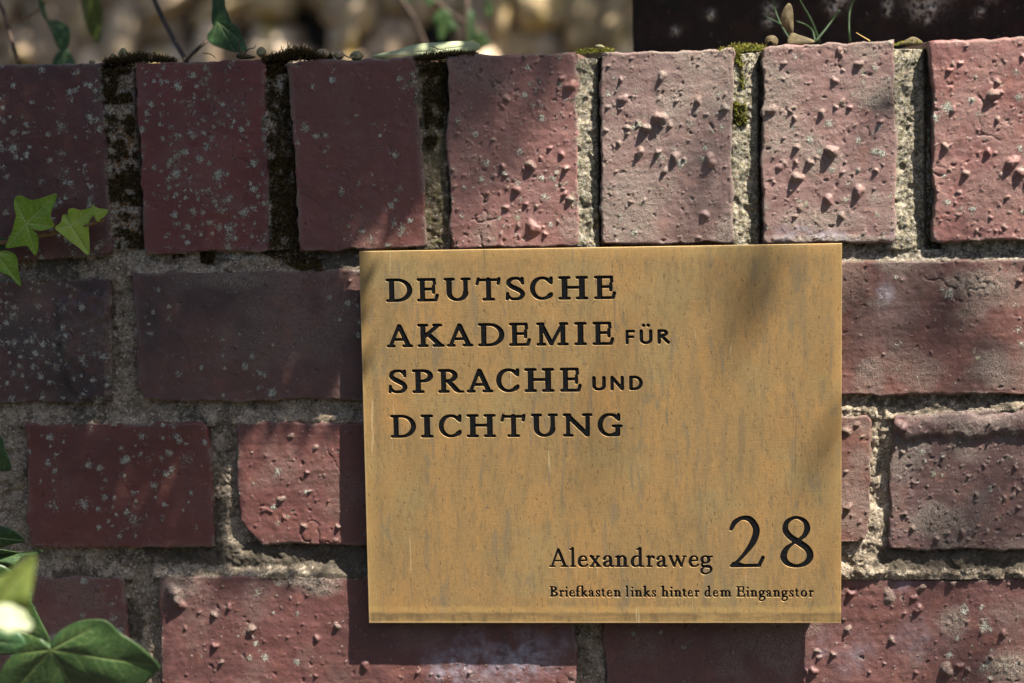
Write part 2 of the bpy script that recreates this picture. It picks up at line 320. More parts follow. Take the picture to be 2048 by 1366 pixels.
WALL = empty('brick_wall', (0.3, 0.12, 0)); tag(WALL, 'weathered red brick garden wall with an upright brick top course and grey mortar', 'wall')
BRICKPX = {}
def brick(key, q, tint, face=0.0, depth=0.105, bumps=60, lich=0, soot=0.0, smear=0.15, white=0, res=0.00056, seed=0, feats=(), rad=1.3, bs=(0.22, 1.25)):
    C4 = [P(*p) for p in q]                       # TL TR BR BL on the wall face
    W = np.linalg.norm(C4[1] - C4[0]); H = np.linalg.norm(C4[3] - C4[0])
    nx = max(8, int(W / res)); nz = max(8, int(H / res))
    def ease(n):                                  # denser rows near the arrises
        u = np.linspace(0, 1, n); return u
    u, v = np.meshgrid(ease(nx), ease(nz))
    X = ((C4[3][0] * (1 - u) + C4[2][0] * u) * (1 - v) + (C4[0][0] * (1 - u) + C4[1][0] * u) * v)
    Z = ((C4[3][2] * (1 - u) + C4[2][2] * u) * (1 - v) + (C4[0][2] * (1 - u) + C4[1][2] * u) * v)
    du = np.minimum(u, 1 - u) * W; dv = np.minimum(v, 1 - v) * H
    rc = 0.0032
    d = np.where((du < rc) & (dv < rc), rc - np.hypot(rc - du, rc - dv), np.minimum(du, dv))   # inward distance, rounded corners
    # uneven outline
    fall = np.exp(-np.minimum(du, dv) / 0.003)
    wx = (fbm(X, Z, 0.018, 5 + seed, 4) - 0.5) * 0.0042; wz = (fbm(X, Z, 0.018, 95 + seed, 4) - 0.5) * 0.0034
    wx = wx + (fbm(X, Z, .005, 15 + seed, 3) - .5) * .0018; wz = wz + (fbm(X, Z, .005, 16 + seed, 3) - .5) * .0018
    X = X + wx * fall; Z = Z + wz * fall
    r = rad * MM * (0.35 + 1.4 * fbm(X, Z, 0.012, 33 + seed, 3) ** 1.5 * 1.3)
    dd = np.clip(d / r, -0.5, 1)
    Y = np.where(dd < 1, r * (1 - np.sqrt(np.clip(1 - (1 - dd) ** 2, 0, 1))), 0.0)
    Y = np.where(dd < 0, r * (1 - dd * 2.5), Y)
    hgt = (fbm(X, Z, 0.045, 7 + seed, 2) - 0.5) * 0.0016 + (fbm(X, Z, 0.012, 8 + seed, 3) - 0.5) * 0.0009 + (fbm(X, Z, 0.003, 9 + seed, 3) - 0.5) * 0.00042
    hgt += (fbm(X * .08, Z, 0.0035, 10 + seed, 2) - .5) * .00022
    ck = fbm(X, Z, .03, 12 + seed, 4); hgt -= .0007 * np.exp(-((ck - .5) / .006) ** 2) * sst(.64, .8, fbm(X, Z, .04, 13 + seed, 2))
    hgt += 0.00005 * (vn(X * 0.1, Z, 0.0012, 3 + seed) - 0.5)
    mo = np.zeros_like(X); wh = np.zeros_like(X); dk = np.zeros_like(X); li = np.zeros_like(X)
    rg = np.random.default_rng(seed + 500)
    def addbump(bx, bz, br, bh, irr=0.14):
        m = (np.abs(X - bx) < br * 1.8) & (np.abs(Z - bz) < br * 1.8)
        if not m.any(): return
        xx = X[m] - bx; zz = Z[m] - bz
        ang = np.arctan2(zz, xx); rr = br * (1 + irr * np.sin(ang * 2 + bx * 9e3) + irr * 0.6 * np.sin(ang * 3 + bz * 7e3))
        q_ = np.hypot(xx, zz) / rr
        tex = .74 + .5 * fbm(X[m], Z[m], .0022, 41 + seed, 2)
        hgt[m] += bh * (np.clip(1 - q_ ** 2.2, 0, 1) ** 0.95 * tex + 0.16 * np.exp(-(q_ / 1.2) ** 2))
        if rg.random() < .35: mo[m] = np.maximum(mo[m], .55 * (q_ < 1.1))
    xs0, xs1, zs0, zs1 = X.min(), X.max(), Z.min(), Z.max()
    for (bx, bz, br, bh) in LW:
        if xs0 < bx < xs1 and zs0 < bz < zs1:
            addbump(bx, bz, br * .84, bh * .74, .22)
    for _ in range(bumps):
        s_ = rg.random() ** 4.0; br = (bs[0] + (bs[1] - bs[0]) * s_) * MM * 1.15
        addbump(rg.uniform(xs0 + .002, xs1 - .002), rg.uniform(zs0 + .002, zs1 - .002), br, br * rg.uniform(0.55, 1.15), 0.3)
    for _ in range(bumps * 2):                     # sand-sized crumbs
        br = rg.uniform(.25, .5) * MM; addbump(rg.uniform(xs0 + .002, xs1 - .002), rg.uniform(zs0 + .002, zs1 - .002), br * 1.3, br * rg.uniform(.5, 1.2), .3)
    for _ in range(12 + bumps // 4):                    # little pits
        br = rg.uniform(0.5, 1.3) * MM; addbump(rg.uniform(xs0, xs1), rg.uniform(zs0, zs1), br, -br * 0.6, 0.35)
    px_, py_ = unP(X, Z)
    cut = np.zeros_like(X)
    for ft in feats:
        k = ft[0]
        if k == 'cut':                             # a lost corner: everything past the line falls back
            poly = [(P(a, b)[0], P(a, b)[2]) for a, b in ft[1]]
            ins = pip(X + (fbm(X, Z, .004, 71, 2) - .5) * .002, Z, poly)
            dist = np.minimum.reduce([segd(X, Z, poly[i], poly[(i + 1) % len(poly)]) for i in range(len(poly))])
            cut = np.maximum(cut, np.where(ins, np.clip(0.003 + dist * 1.6, 0, 0.012), 0)); dk = np.maximum(dk, np.where(ins, .5, 0))
        elif k == 'slab':                          # rough raised piece
            poly = [(P(a, b)[0], P(a, b)[2]) for a, b in ft[1]]; h0 = ft[2] * MM
            jx = X + (fbm(X, Z, .008, 61 + seed, 3) - .5) * .006; jz = Z + (fbm(X, Z, .008, 62 + seed, 3) - .5) * .006
            ins = pip(jx, jz, poly)
            dist = np.minimum.reduce([segd(jx, jz, poly[i], poly[(i + 1) % len(poly)]) for i in range(len(poly))])
            pr = np.where(ins, sst(0, ft[3] * MM, dist), 0)
            ridg = np.abs(fbm(X + Z * .4, Z - X * .6, .014, 63 + seed, 4) - .5) * 2
            hgt += pr * (h0 * (0.75 + 0.5 * fbm(X, Z, .02, 64 + seed, 2)) - ridg * h0 * 0.8)
            if len(ft) > 4: dk = np.maximum(dk, pr * ft[4])
        elif k == 'lip':                           # rolled over clay edge
            pts = [(P(a, b)[0], P(a, b)[2]) for a, b in ft[1]]
            dist = np.minimum.reduce([segd(X, Z, pts[i], pts[i + 1]) for i in range(len(pts) - 1)])
            R_ = ft[2] * MM * (0.5 + 0.75 * vn(X, Z * 0, .019, 44 + seed) + .35 * vn(X, Z, .005, 45 + seed))
            prof = np.sqrt(np.clip(1 - (dist / R_) ** 2, 0, 1))
            hgt += prof * ft[3] * MM * (0.8 + 0.4 * fbm(X, Z, .01, 46, 3)); dk = np.maximum(dk, prof * .25)
            Y = Y * (1 - prof * .9)
        elif k == 'dark':
            dk = np.maximum(dk, ft[4] * np.exp(-(((px_ - ft[1]) / ft[3][0]) ** 2 + ((py_ - ft[2]) / ft[3][1]) ** 2) ** 1.3) * (0.6 + .7 * fbm(X, Z, .006, 81, 3)))
        elif k == 'white':
            f_ = np.exp(-(((px_ - ft[1]) / ft[3][0]) ** 2 + ((py_ - ft[2]) / ft[3][1]) ** 2)); wh = np.maximum(wh, ft[4] * f_ * sst(.35, .65, fbm(X, Z, .012, 82, 4)) * 1.3)
        elif k == 'smear':
            f_ = np.exp(-(((px_ - ft[1]) / ft[3][0]) ** 2 + ((py_ - ft[2]) / ft[3][1]) ** 2) ** 1.5)
            mo = np.maximum(mo, ft[4] * f_); hgt += f_ * ft[4] * 0.0005 * (fbm(X, Z, .0022, 83, 3) ** 2) * 2
    # crumbs over the face, more in patches
    pat = sst(0.48, 0.72, fbm(X, Z, 0.022, 21 + seed, 3))
    mo = np.maximum(mo, smear * (0.25 + pat))
    hgt += smear * pat * 0.0006 * vn(X, Z, 0.0011, 28 + seed) ** 3
    edgej = fbm(X, Z, .007, 25 + seed, 3)
    mo = np.maximum(mo, (edgej > .5) * np.exp(-d / 0.0011) * 0.9)
    dk = np.maximum(dk, soot * sst(0.38, 0.7, fbm(X, Z, 0.03, 22 + seed, 4)))
    if white: wh = np.maximum(wh, white * sst(.5, .8, fbm(X, Z, .03, 24 + seed, 3)))
    for _ in range(int(lich * 1.1)):
        # clustered lichen rosettes
        if _ % 7 == 0: gx, gz = rg.uniform(xs0, xs1), rg.uniform(zs0, zs1)
        lx = gx + rg.normal(0, .010); lz = gz + rg.normal(0, .010); lr = rg.uniform(.0006, .0024) * (1.7 if rg.random() < .1 else 1)
        m = (np.abs(X - lx) < lr * 2) & (np.abs(Z - lz) < lr * 2)
        li[m] = np.maximum(li[m], rg.uniform(.3, 1.0) * np.exp(-(((X[m] - lx) ** 2 + (Z[m] - lz) ** 2) / lr ** 2)))
    hgt += li * 0.0004 * vn(X, Z, .0009, 77)
    Y = face + Y - hgt * sst(-0.0002, 0.0012, d) + cut
    V = np.stack([X, Y, Z], -1).reshape(-1, 3)
    att = np.stack([li, dk, mo, wh], -1).reshape(-1, 4)
    F = gridF(nx, nz)
    # skirt back into the wall
    idx = np.arange(nx * nz).reshape(nz, nx)
    loop = np.concatenate([idx[0, :-1], idx[:-1, -1], idx[-1, :0:-1], idx[:0:-1, 0]])
    LV = V[loop]; nl = len(loop); base = len(V)
    rings = [LV + np.array([0, .006, 0]), LV + np.array([0, .02, 0]), np.stack([LV[:, 0], np.full(nl, depth), LV[:, 2]], -1)]
    for k in range(2): rings[k][:, [0, 2]] += RNG.normal(0, .00012, (nl, 2))
    V = np.concatenate([V] + rings); att = np.concatenate([att] + [np.tile([[0, .3, .35, 0]], (nl, 1))] * 3)
    prev = loop
    FF = [F]
    for k in range(3):
        cur = base + k * nl + np.arange(nl)
        FF.append(np.stack([prev, cur, np.roll(cur, -1), np.roll(prev, -1)], -1)); prev = cur
    me = npmesh('brick', V, np.concatenate(FF), {'wear': att})
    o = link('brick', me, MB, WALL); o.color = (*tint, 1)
    if depth > 0.2:                                 # top course: close the back
        x0, x1, z0, z1 = C4[3][0], C4[2][0], C4[3][2], C4[0][2]
    BRICKPX[key] = (C4, face)
    return o

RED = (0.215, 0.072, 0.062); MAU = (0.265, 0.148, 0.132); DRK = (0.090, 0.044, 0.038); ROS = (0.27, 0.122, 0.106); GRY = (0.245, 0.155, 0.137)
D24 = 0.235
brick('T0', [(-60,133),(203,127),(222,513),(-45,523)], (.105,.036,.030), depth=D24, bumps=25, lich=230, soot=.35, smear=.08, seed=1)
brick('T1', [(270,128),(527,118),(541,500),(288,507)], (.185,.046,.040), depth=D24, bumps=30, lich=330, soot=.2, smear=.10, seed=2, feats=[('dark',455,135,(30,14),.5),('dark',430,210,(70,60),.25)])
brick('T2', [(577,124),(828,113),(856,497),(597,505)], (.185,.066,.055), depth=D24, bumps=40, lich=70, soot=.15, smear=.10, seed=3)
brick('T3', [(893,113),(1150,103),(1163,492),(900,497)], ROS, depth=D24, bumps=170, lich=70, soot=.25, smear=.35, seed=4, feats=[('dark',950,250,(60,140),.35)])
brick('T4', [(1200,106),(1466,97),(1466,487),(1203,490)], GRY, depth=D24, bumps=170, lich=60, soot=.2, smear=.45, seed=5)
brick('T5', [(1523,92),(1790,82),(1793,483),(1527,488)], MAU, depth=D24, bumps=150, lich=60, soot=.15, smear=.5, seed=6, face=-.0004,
      feats=[('dark',1765,205,(34,26),1.0),('smear',1660,478,(130,9),1.0),('smear',1640,440,(90,30),.7),('white',1650,470,(140,20),.6)])  # first dark spot: shade of a hollow put into the colour
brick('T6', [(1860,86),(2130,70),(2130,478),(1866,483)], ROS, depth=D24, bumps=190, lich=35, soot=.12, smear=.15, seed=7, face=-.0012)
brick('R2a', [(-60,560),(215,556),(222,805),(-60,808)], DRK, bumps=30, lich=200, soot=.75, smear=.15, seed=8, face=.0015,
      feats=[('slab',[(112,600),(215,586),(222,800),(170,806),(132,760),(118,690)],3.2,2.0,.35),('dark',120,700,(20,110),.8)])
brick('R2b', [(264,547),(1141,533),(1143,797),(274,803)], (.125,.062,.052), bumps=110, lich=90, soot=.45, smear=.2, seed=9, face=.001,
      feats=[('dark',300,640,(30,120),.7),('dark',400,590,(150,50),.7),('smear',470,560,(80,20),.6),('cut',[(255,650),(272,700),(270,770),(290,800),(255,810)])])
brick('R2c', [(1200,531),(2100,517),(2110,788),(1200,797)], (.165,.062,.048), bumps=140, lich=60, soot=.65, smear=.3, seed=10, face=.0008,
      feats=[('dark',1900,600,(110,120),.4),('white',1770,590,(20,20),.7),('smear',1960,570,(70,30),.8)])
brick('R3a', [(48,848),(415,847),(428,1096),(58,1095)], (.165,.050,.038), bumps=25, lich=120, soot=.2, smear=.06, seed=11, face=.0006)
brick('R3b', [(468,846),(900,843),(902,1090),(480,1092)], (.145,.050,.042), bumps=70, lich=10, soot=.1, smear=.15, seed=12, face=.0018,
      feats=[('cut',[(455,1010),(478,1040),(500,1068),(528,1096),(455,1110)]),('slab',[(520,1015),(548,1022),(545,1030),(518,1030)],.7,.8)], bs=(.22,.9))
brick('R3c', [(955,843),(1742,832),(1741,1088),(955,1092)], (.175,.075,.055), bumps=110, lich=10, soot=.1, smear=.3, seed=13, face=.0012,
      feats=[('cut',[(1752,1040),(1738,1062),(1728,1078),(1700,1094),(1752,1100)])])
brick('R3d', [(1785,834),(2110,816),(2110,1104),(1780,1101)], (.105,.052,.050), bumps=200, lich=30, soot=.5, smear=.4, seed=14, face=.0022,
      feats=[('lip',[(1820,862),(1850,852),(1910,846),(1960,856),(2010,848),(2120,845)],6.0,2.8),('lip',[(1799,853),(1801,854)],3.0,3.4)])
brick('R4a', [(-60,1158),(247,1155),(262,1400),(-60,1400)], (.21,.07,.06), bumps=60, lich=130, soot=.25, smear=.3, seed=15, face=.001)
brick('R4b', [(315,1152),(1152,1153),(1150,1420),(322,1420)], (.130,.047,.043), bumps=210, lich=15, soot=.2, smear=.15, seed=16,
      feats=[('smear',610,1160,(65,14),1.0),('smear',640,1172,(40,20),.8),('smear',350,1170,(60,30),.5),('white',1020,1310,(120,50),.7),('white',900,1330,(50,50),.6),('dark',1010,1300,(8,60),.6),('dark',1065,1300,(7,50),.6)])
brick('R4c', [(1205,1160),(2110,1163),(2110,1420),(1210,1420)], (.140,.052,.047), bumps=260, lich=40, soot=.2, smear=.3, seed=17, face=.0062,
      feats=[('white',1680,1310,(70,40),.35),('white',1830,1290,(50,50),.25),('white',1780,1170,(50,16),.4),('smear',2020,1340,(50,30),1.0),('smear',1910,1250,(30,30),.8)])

# ------------------------------------------------------------------ mortar between the bricks
def lerp(a, b, t): return a + (b - a) * t
def mortar():
    step = 0.00056
    A = P(-30, 1390); B = P(2080, 60)
    xs = np.arange(A[0], B[0], step); zs = np.arange(A[2] - .004, P(0, 128)[2] + .004, step)
    X, Z = np.meshgrid(xs, zs)
    px_, py_ = unP(X, Z)
    # recess from the face: deeper at the upper side of bed joints, nearly flush below
    rec = np.full(X.shape, .0052); keep = np.ones(X.shape, bool); dmin = np.full(X.shape, 1.0)
    for k, (C4, face) in BRICKPX.items():
        x0 = np.minimum(C4[0][0], C4[3][0]); x1 = np.maximum(C4[1][0], C4[2][0])
        tz = np.clip((X - C4[0][0]) / (C4[1][0] - C4[0][0]), 0, 1)
        zt = lerp(C4[0][2], C4[1][2], tz); zb = lerp(C4[3][2], C4[2][2], tz)
        tv = np.clip((Z - C4[3][2]) / (C4[0][2] - C4[3][2]), 0, 1)
        xl = lerp(C4[3][0], C4[0][0], tv); xr = lerp(C4[2][0], C4[1][0], tv)
        inside = np.minimum.reduce([X - xl, xr - X, Z - zb, zt - Z])
        if k == 'R3b': inside = np.where((px_ < 560) & (py_ > 1000), np.minimum(inside, .002), inside)
        if k == 'R3c': inside = np.where((px_ > 1690) & (py_ > 1030), np.minimum(inside, .002), inside)
        if k == 'R2b': inside = np.where((px_ < 310), np.minimum(inside, .002), inside)
        keep &= inside < 0.004
        # beds: close above a brick top -> flush
        top = (Z - zt); inx = (X > xl - .004) & (X < xr + .004)
        if not k.startswith('T'):
            f = np.exp(-np.clip(top, 0, 1) / .0042) * (top > -.002) * inx
            rec = np.minimum(rec, .0052 - f * .0042 + np.clip(face, 0, 1) * f)
        dmin = np.minimum(dmin, np.abs(inside))
    # upright joints of the top course: flush at their left, open at their right
    for (jl, jr, dep) in ((203, 270, .005), (530, 580, .0055), (830, 893, .0050), (1152, 1200, .0042), (1467, 1523, .0070), (1790, 1860, .0078)):
        t = (px_ - jl - (py_ - 110) * (.05 if jl < 900 else .01)) / (jr - jl)
        m = (t > -.3) & (t < 1.3) & (py_ < 500)
        rr = dep * (0.22 + 0.78 * np.clip(t, 0, 1) ** .8) + .006 * sst(.82, 1.0, t)
        top = sst(130, 95, py_)
        rec = np.where(m, rr + top * .002, rec)
    rec = np.where((py_ > 1165) & (px_ > 1130) & (px_ < 1225), .0085, rec)
    for k, (C4, face) in BRICKPX.items():
        if face > .003:
            tz = np.clip((X - C4[0][0]) / (C4[1][0] - C4[0][0]), 0, 1); zt = lerp(C4[0][2], C4[1][2], tz)
            rec = np.where((Z < zt - .0006) & (X > C4[0][0] + .0004), np.maximum(rec, face + .004), rec)
    grain = fbm(X, Z, .0021, 301, 3); rough = fbm(X, Z, .012, 302, 4)
    Y = rec + (rough - .5) * .0042 - (grain - .5) * .0012 - .0004 * sst(.7, .9, fbm(X, Z, .0013, 303, 1)) + .0012 * sst(.62, .8, fbm(X, Z, .006, 305, 2))
    # crusty ledge over some bricks
    for (a, b, rx, ry, h) in ((640, 1152, 60, 12, 2.6), (560, 1148, 120, 8, 1.4), (1700, 820, 60, 10, 2.2), (1420, 1150, 600, 8, 1.6), (620, 838, 90, 7, 1.2), (2030, 815, 30, 16, 3.0), (1720, 1135, 50, 22, 1.8), (490, 1120, 60, 16, 1.2), (800, 838, 300, 8, 1.0), (290, 785, 20, 18, 2.0), (1830, 110, 20, 18, 2)):
        Y -= h * MM * np.exp(-(((px_ - a) / rx) ** 2 + ((py_ - b) / ry) ** 2)) * (.6 + .8 * fbm(X, Z, .004, 311, 2))
    Y = np.maximum(Y, .0001)
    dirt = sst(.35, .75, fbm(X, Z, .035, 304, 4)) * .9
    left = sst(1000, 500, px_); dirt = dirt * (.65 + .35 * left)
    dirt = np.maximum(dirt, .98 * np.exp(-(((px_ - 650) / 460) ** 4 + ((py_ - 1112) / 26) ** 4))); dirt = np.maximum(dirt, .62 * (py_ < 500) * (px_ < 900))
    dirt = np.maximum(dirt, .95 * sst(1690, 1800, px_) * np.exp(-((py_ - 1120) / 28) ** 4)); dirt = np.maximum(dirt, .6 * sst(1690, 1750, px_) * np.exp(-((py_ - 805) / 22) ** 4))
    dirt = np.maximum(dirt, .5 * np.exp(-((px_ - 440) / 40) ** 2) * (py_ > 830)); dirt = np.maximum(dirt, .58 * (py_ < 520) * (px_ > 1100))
    rust = np.exp(-((px_ - 245) / 28) ** 2) * (py_ > 250) * (py_ < 470) * 1.0 + np.exp(-((px_ - 250) / 40) ** 2) * .45 * (py_ < 480) + np.exp(-((px_ - 560) / 40) ** 2) * .5 * (py_ < 540) + .25 * np.exp(-((px_ - 860) / 40) ** 2) * (py_ < 480)
    grn = (px_ > 1150) * (py_ < 500) * .35 + .4 * np.exp(-((px_ - 870) / 40) ** 2) * (py_ < 500)
    lich = (py_ < 520) * .35 * (px_ > 1150) + .5 * (py_ < 520) * (px_ < 600)
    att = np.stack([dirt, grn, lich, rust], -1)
    # top edge clipped to the wall top
    ztop = np.interp(X, *zip(*sorted([(P(a, b)[0], P(a, b)[2]) for a, b in ((-60,133),(203,140),(270,133),(527,130),(577,128),(828,126),(893,118),(1150,113),(1200,110),(1466,106),(1523,100),(1790,90),(1860,92),(2130,74))])))
    ztop = ztop - .0012 + (fbm(X, X * 0, .008, 321, 2) - .5) * .002
    over = Z > ztop; Z2 = np.where(over, ztop, Z); Y = np.where(over, np.maximum(Y, .001) + (Z - ztop) * 30, Y)
    Y = np.minimum(Y, .235)
    global MORT; MORT = (xs, zs, Y.copy())
    nz, nx = X.shape
    K = keep[:-1, :-1] | keep[1:, 1:] | keep[1:, :-1] | keep[:-1, 1:]
    F = gridF(nx, nz)[K.ravel()]
    used = np.zeros(nx * nz, bool); used[F.ravel()] = True; re = np.cumsum(used) - 1
    V = np.stack([X, Y, Z2], -1).reshape(-1, 3)[used]
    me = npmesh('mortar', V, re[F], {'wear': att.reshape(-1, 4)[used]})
    o = link('mortar', me, MMO, WALL); o['kind'] = 'stuff'
mortar()

# the rest of the wall beyond the picture, coarser
def simple_brick_mesh(W, H, D, seed):
    n = 12; m = 6; u, v = np.meshgrid(np.linspace(0, 1, n), np.linspace(0, 1, m)); X = (u - .5) * W; Z = (v - .5) * H
    d = np.minimum(np.minimum(u, 1 - u) * W, np.minimum(v, 1 - v) * H); Y = .002 * np.exp(-d / .002) + (vn(X, Z, .03, seed) - .5) * .002
    V = np.stack([X, Y, Z], -1).reshape(-1, 3); F = gridF(n, m); idx = np.arange(n * m).reshape(m, n)
    loop = np.concatenate([idx[0, :-1], idx[:-1, -1], idx[-1, :0:-1], idx[:0:-1, 0]]); L = V[loop].copy(); L[:, 1] = D
    cur = n * m + np.arange(len(loop)); F = np.concatenate([F, np.stack([loop, cur, np.roll(cur, -1), np.roll(loop, -1)], -1)])
    V = np.concatenate([V, L]); return npmesh('brick', V, F, {'wear': np.tile([[.1, .2, .2, 0]], (len(V), 1))})
SB = [simple_brick_mesh(.240, .071, .105, s) for s in range(3)]; SH = [simple_brick_mesh(.071, .108, D24, s + 9) for s in range(3)]
XL, XR = P(-60, 683)[0], P(2105, 683)[0]; ZLO = P(1024, 1400)[2]
tints = [RED, MAU, DRK, ROS, (.2, .08, .07)]
def put(me, x, z, f=0.0):
    o = link('brick', me, MB, WALL); o.location = (x, f, z); o.matrix_parent_inverse = Matrix.Translation(-Vector(WALL.location))
    o.color = (*random.choice(tints), 1)
rowz = [P(0, 683)[2], P(1024, 968)[2]]
row_z = [P(1024, 665)[2], P(1024, 968)[2], P(1024, 1288)[2]]
for s in (-1, 1):
    xe = XL - .012 if s < 0 else XR + .012
    for i in range(7):
        x = xe + s * (.0355 + i * .085); put(SH[i % 3], x, P(1024, 305)[2] + x * .0)
    for r, z in enumerate(row_z):
        for i in range(3):
            put(SB[i], xe + s * (.120 + i * .252 + (.0 if r != 1 else .06)), z)
z = row_z[2] - .085; r = 0
while z > .03:
    for i in range(-4, 5):
        x = i * .252 + (r % 2) * .126
        if -1.0 < x < 1.0: put(SB[(i + r) % 3], x, z)
    z -= .083; r += 1
bk = []
def boxd(x0, x1, y0, y1, z0, z1):
    V = [(x0,y0,z0),(x1,y0,z0),(x1,y1,z0),(x0,y1,z0),(x0,y0,z1),(x1,y0,z1),(x1,y1,z1),(x0,y1,z1)]
    F = [(0,3,2,1),(4,5,6,7),(0,1,5,4),(1,2,6,5),(2,3,7,6),(3,0,4,7)]; return V, F
V, F = boxd(-1.05, 1.05, .012, .232, 0.0, P(1024, 200)[2] - .02)
core = link('core', mesh_py('core', V, F), None, WALL, False); core.data.materials.append(MMO); core['label'] = 'grey mortar bed behind the bricks'
at = core.data.attributes.new('wear', 'FLOAT_COLOR', 'POINT')
V, F = boxd(-1.05, XL + .01, .006, .2, 0.02, P(0, 140)[2] - .002); o = link('mortar', mesh_py('mortar', V, F), MMO, WALL, False)
V, F = boxd(XR - .01, 1.05, .006, .2, 0.02, P(2048, 90)[2] - .002); o = link('mortar', mesh_py('mortar', V, F), MMO, WALL, False)
V, F = boxd(XL + .01, XR - .01, .0065, .2, 0.02, P(1024, 1392)[2]); o = link('mortar', mesh_py('mortar', V, F), MMO, WALL, False)
# fill the top joints behind their fronts
for a, b, t in ((203, 270, 141), (530, 580, 132), (830, 893, 126), (1152, 1200, 114), (1467, 1523, 106), (1790, 1860, 92)):
    p0, p1 = P(a - 8, t), P(b + 8, t); V, F = boxd(p0[0], p1[0], .016, .225, P(a, 330)[2], p0[2] - .012)
    link('mortar', mesh_py('mortar', V, F), MMO, WALL, False)

# ------------------------------------------------------------------ lettering: strokes -> outline
class G:
    def __init__(s, T, t): s.T, s.t, s.c = T, t, []
    def ln(s, x0, y0, x1, y1, w, w2=None): s.c.append((x0, y0, x1, y1, w / 2, (w2 or w) / 2))
    def cv(s, pts, n=6):
        q = crom(pts, n)
        for a, b in zip(q[:-1], q[1:]): s.c.append((a[0], a[1], b[0], b[1], a[2] / 2, b[2] / 2))
    def arc(s, cx, cy, rx, ry, a0, a1, tilt=0, T=None, t=None, n=26):
        T = T or s.T; t = t or s.t; q = []
        for k in range(n + 1):
            a = math.radians(a0 + (a1 - a0) * k / n); w_ = t + (T - t) * abs(math.cos(a - math.radians(tilt))) ** 1.5
            q.append((cx + rx * math.cos(a), cy + ry * math.sin(a), w_))
        for a, b in zip(q[:-1], q[1:]): s.c.append((a[0], a[1], b[0], b[1], a[2] / 2, b[2] / 2))
    def ser(s, x0, x1, y): s.ln(x0 + s.t / 2, y, x1 - s.t / 2, y, s.t)
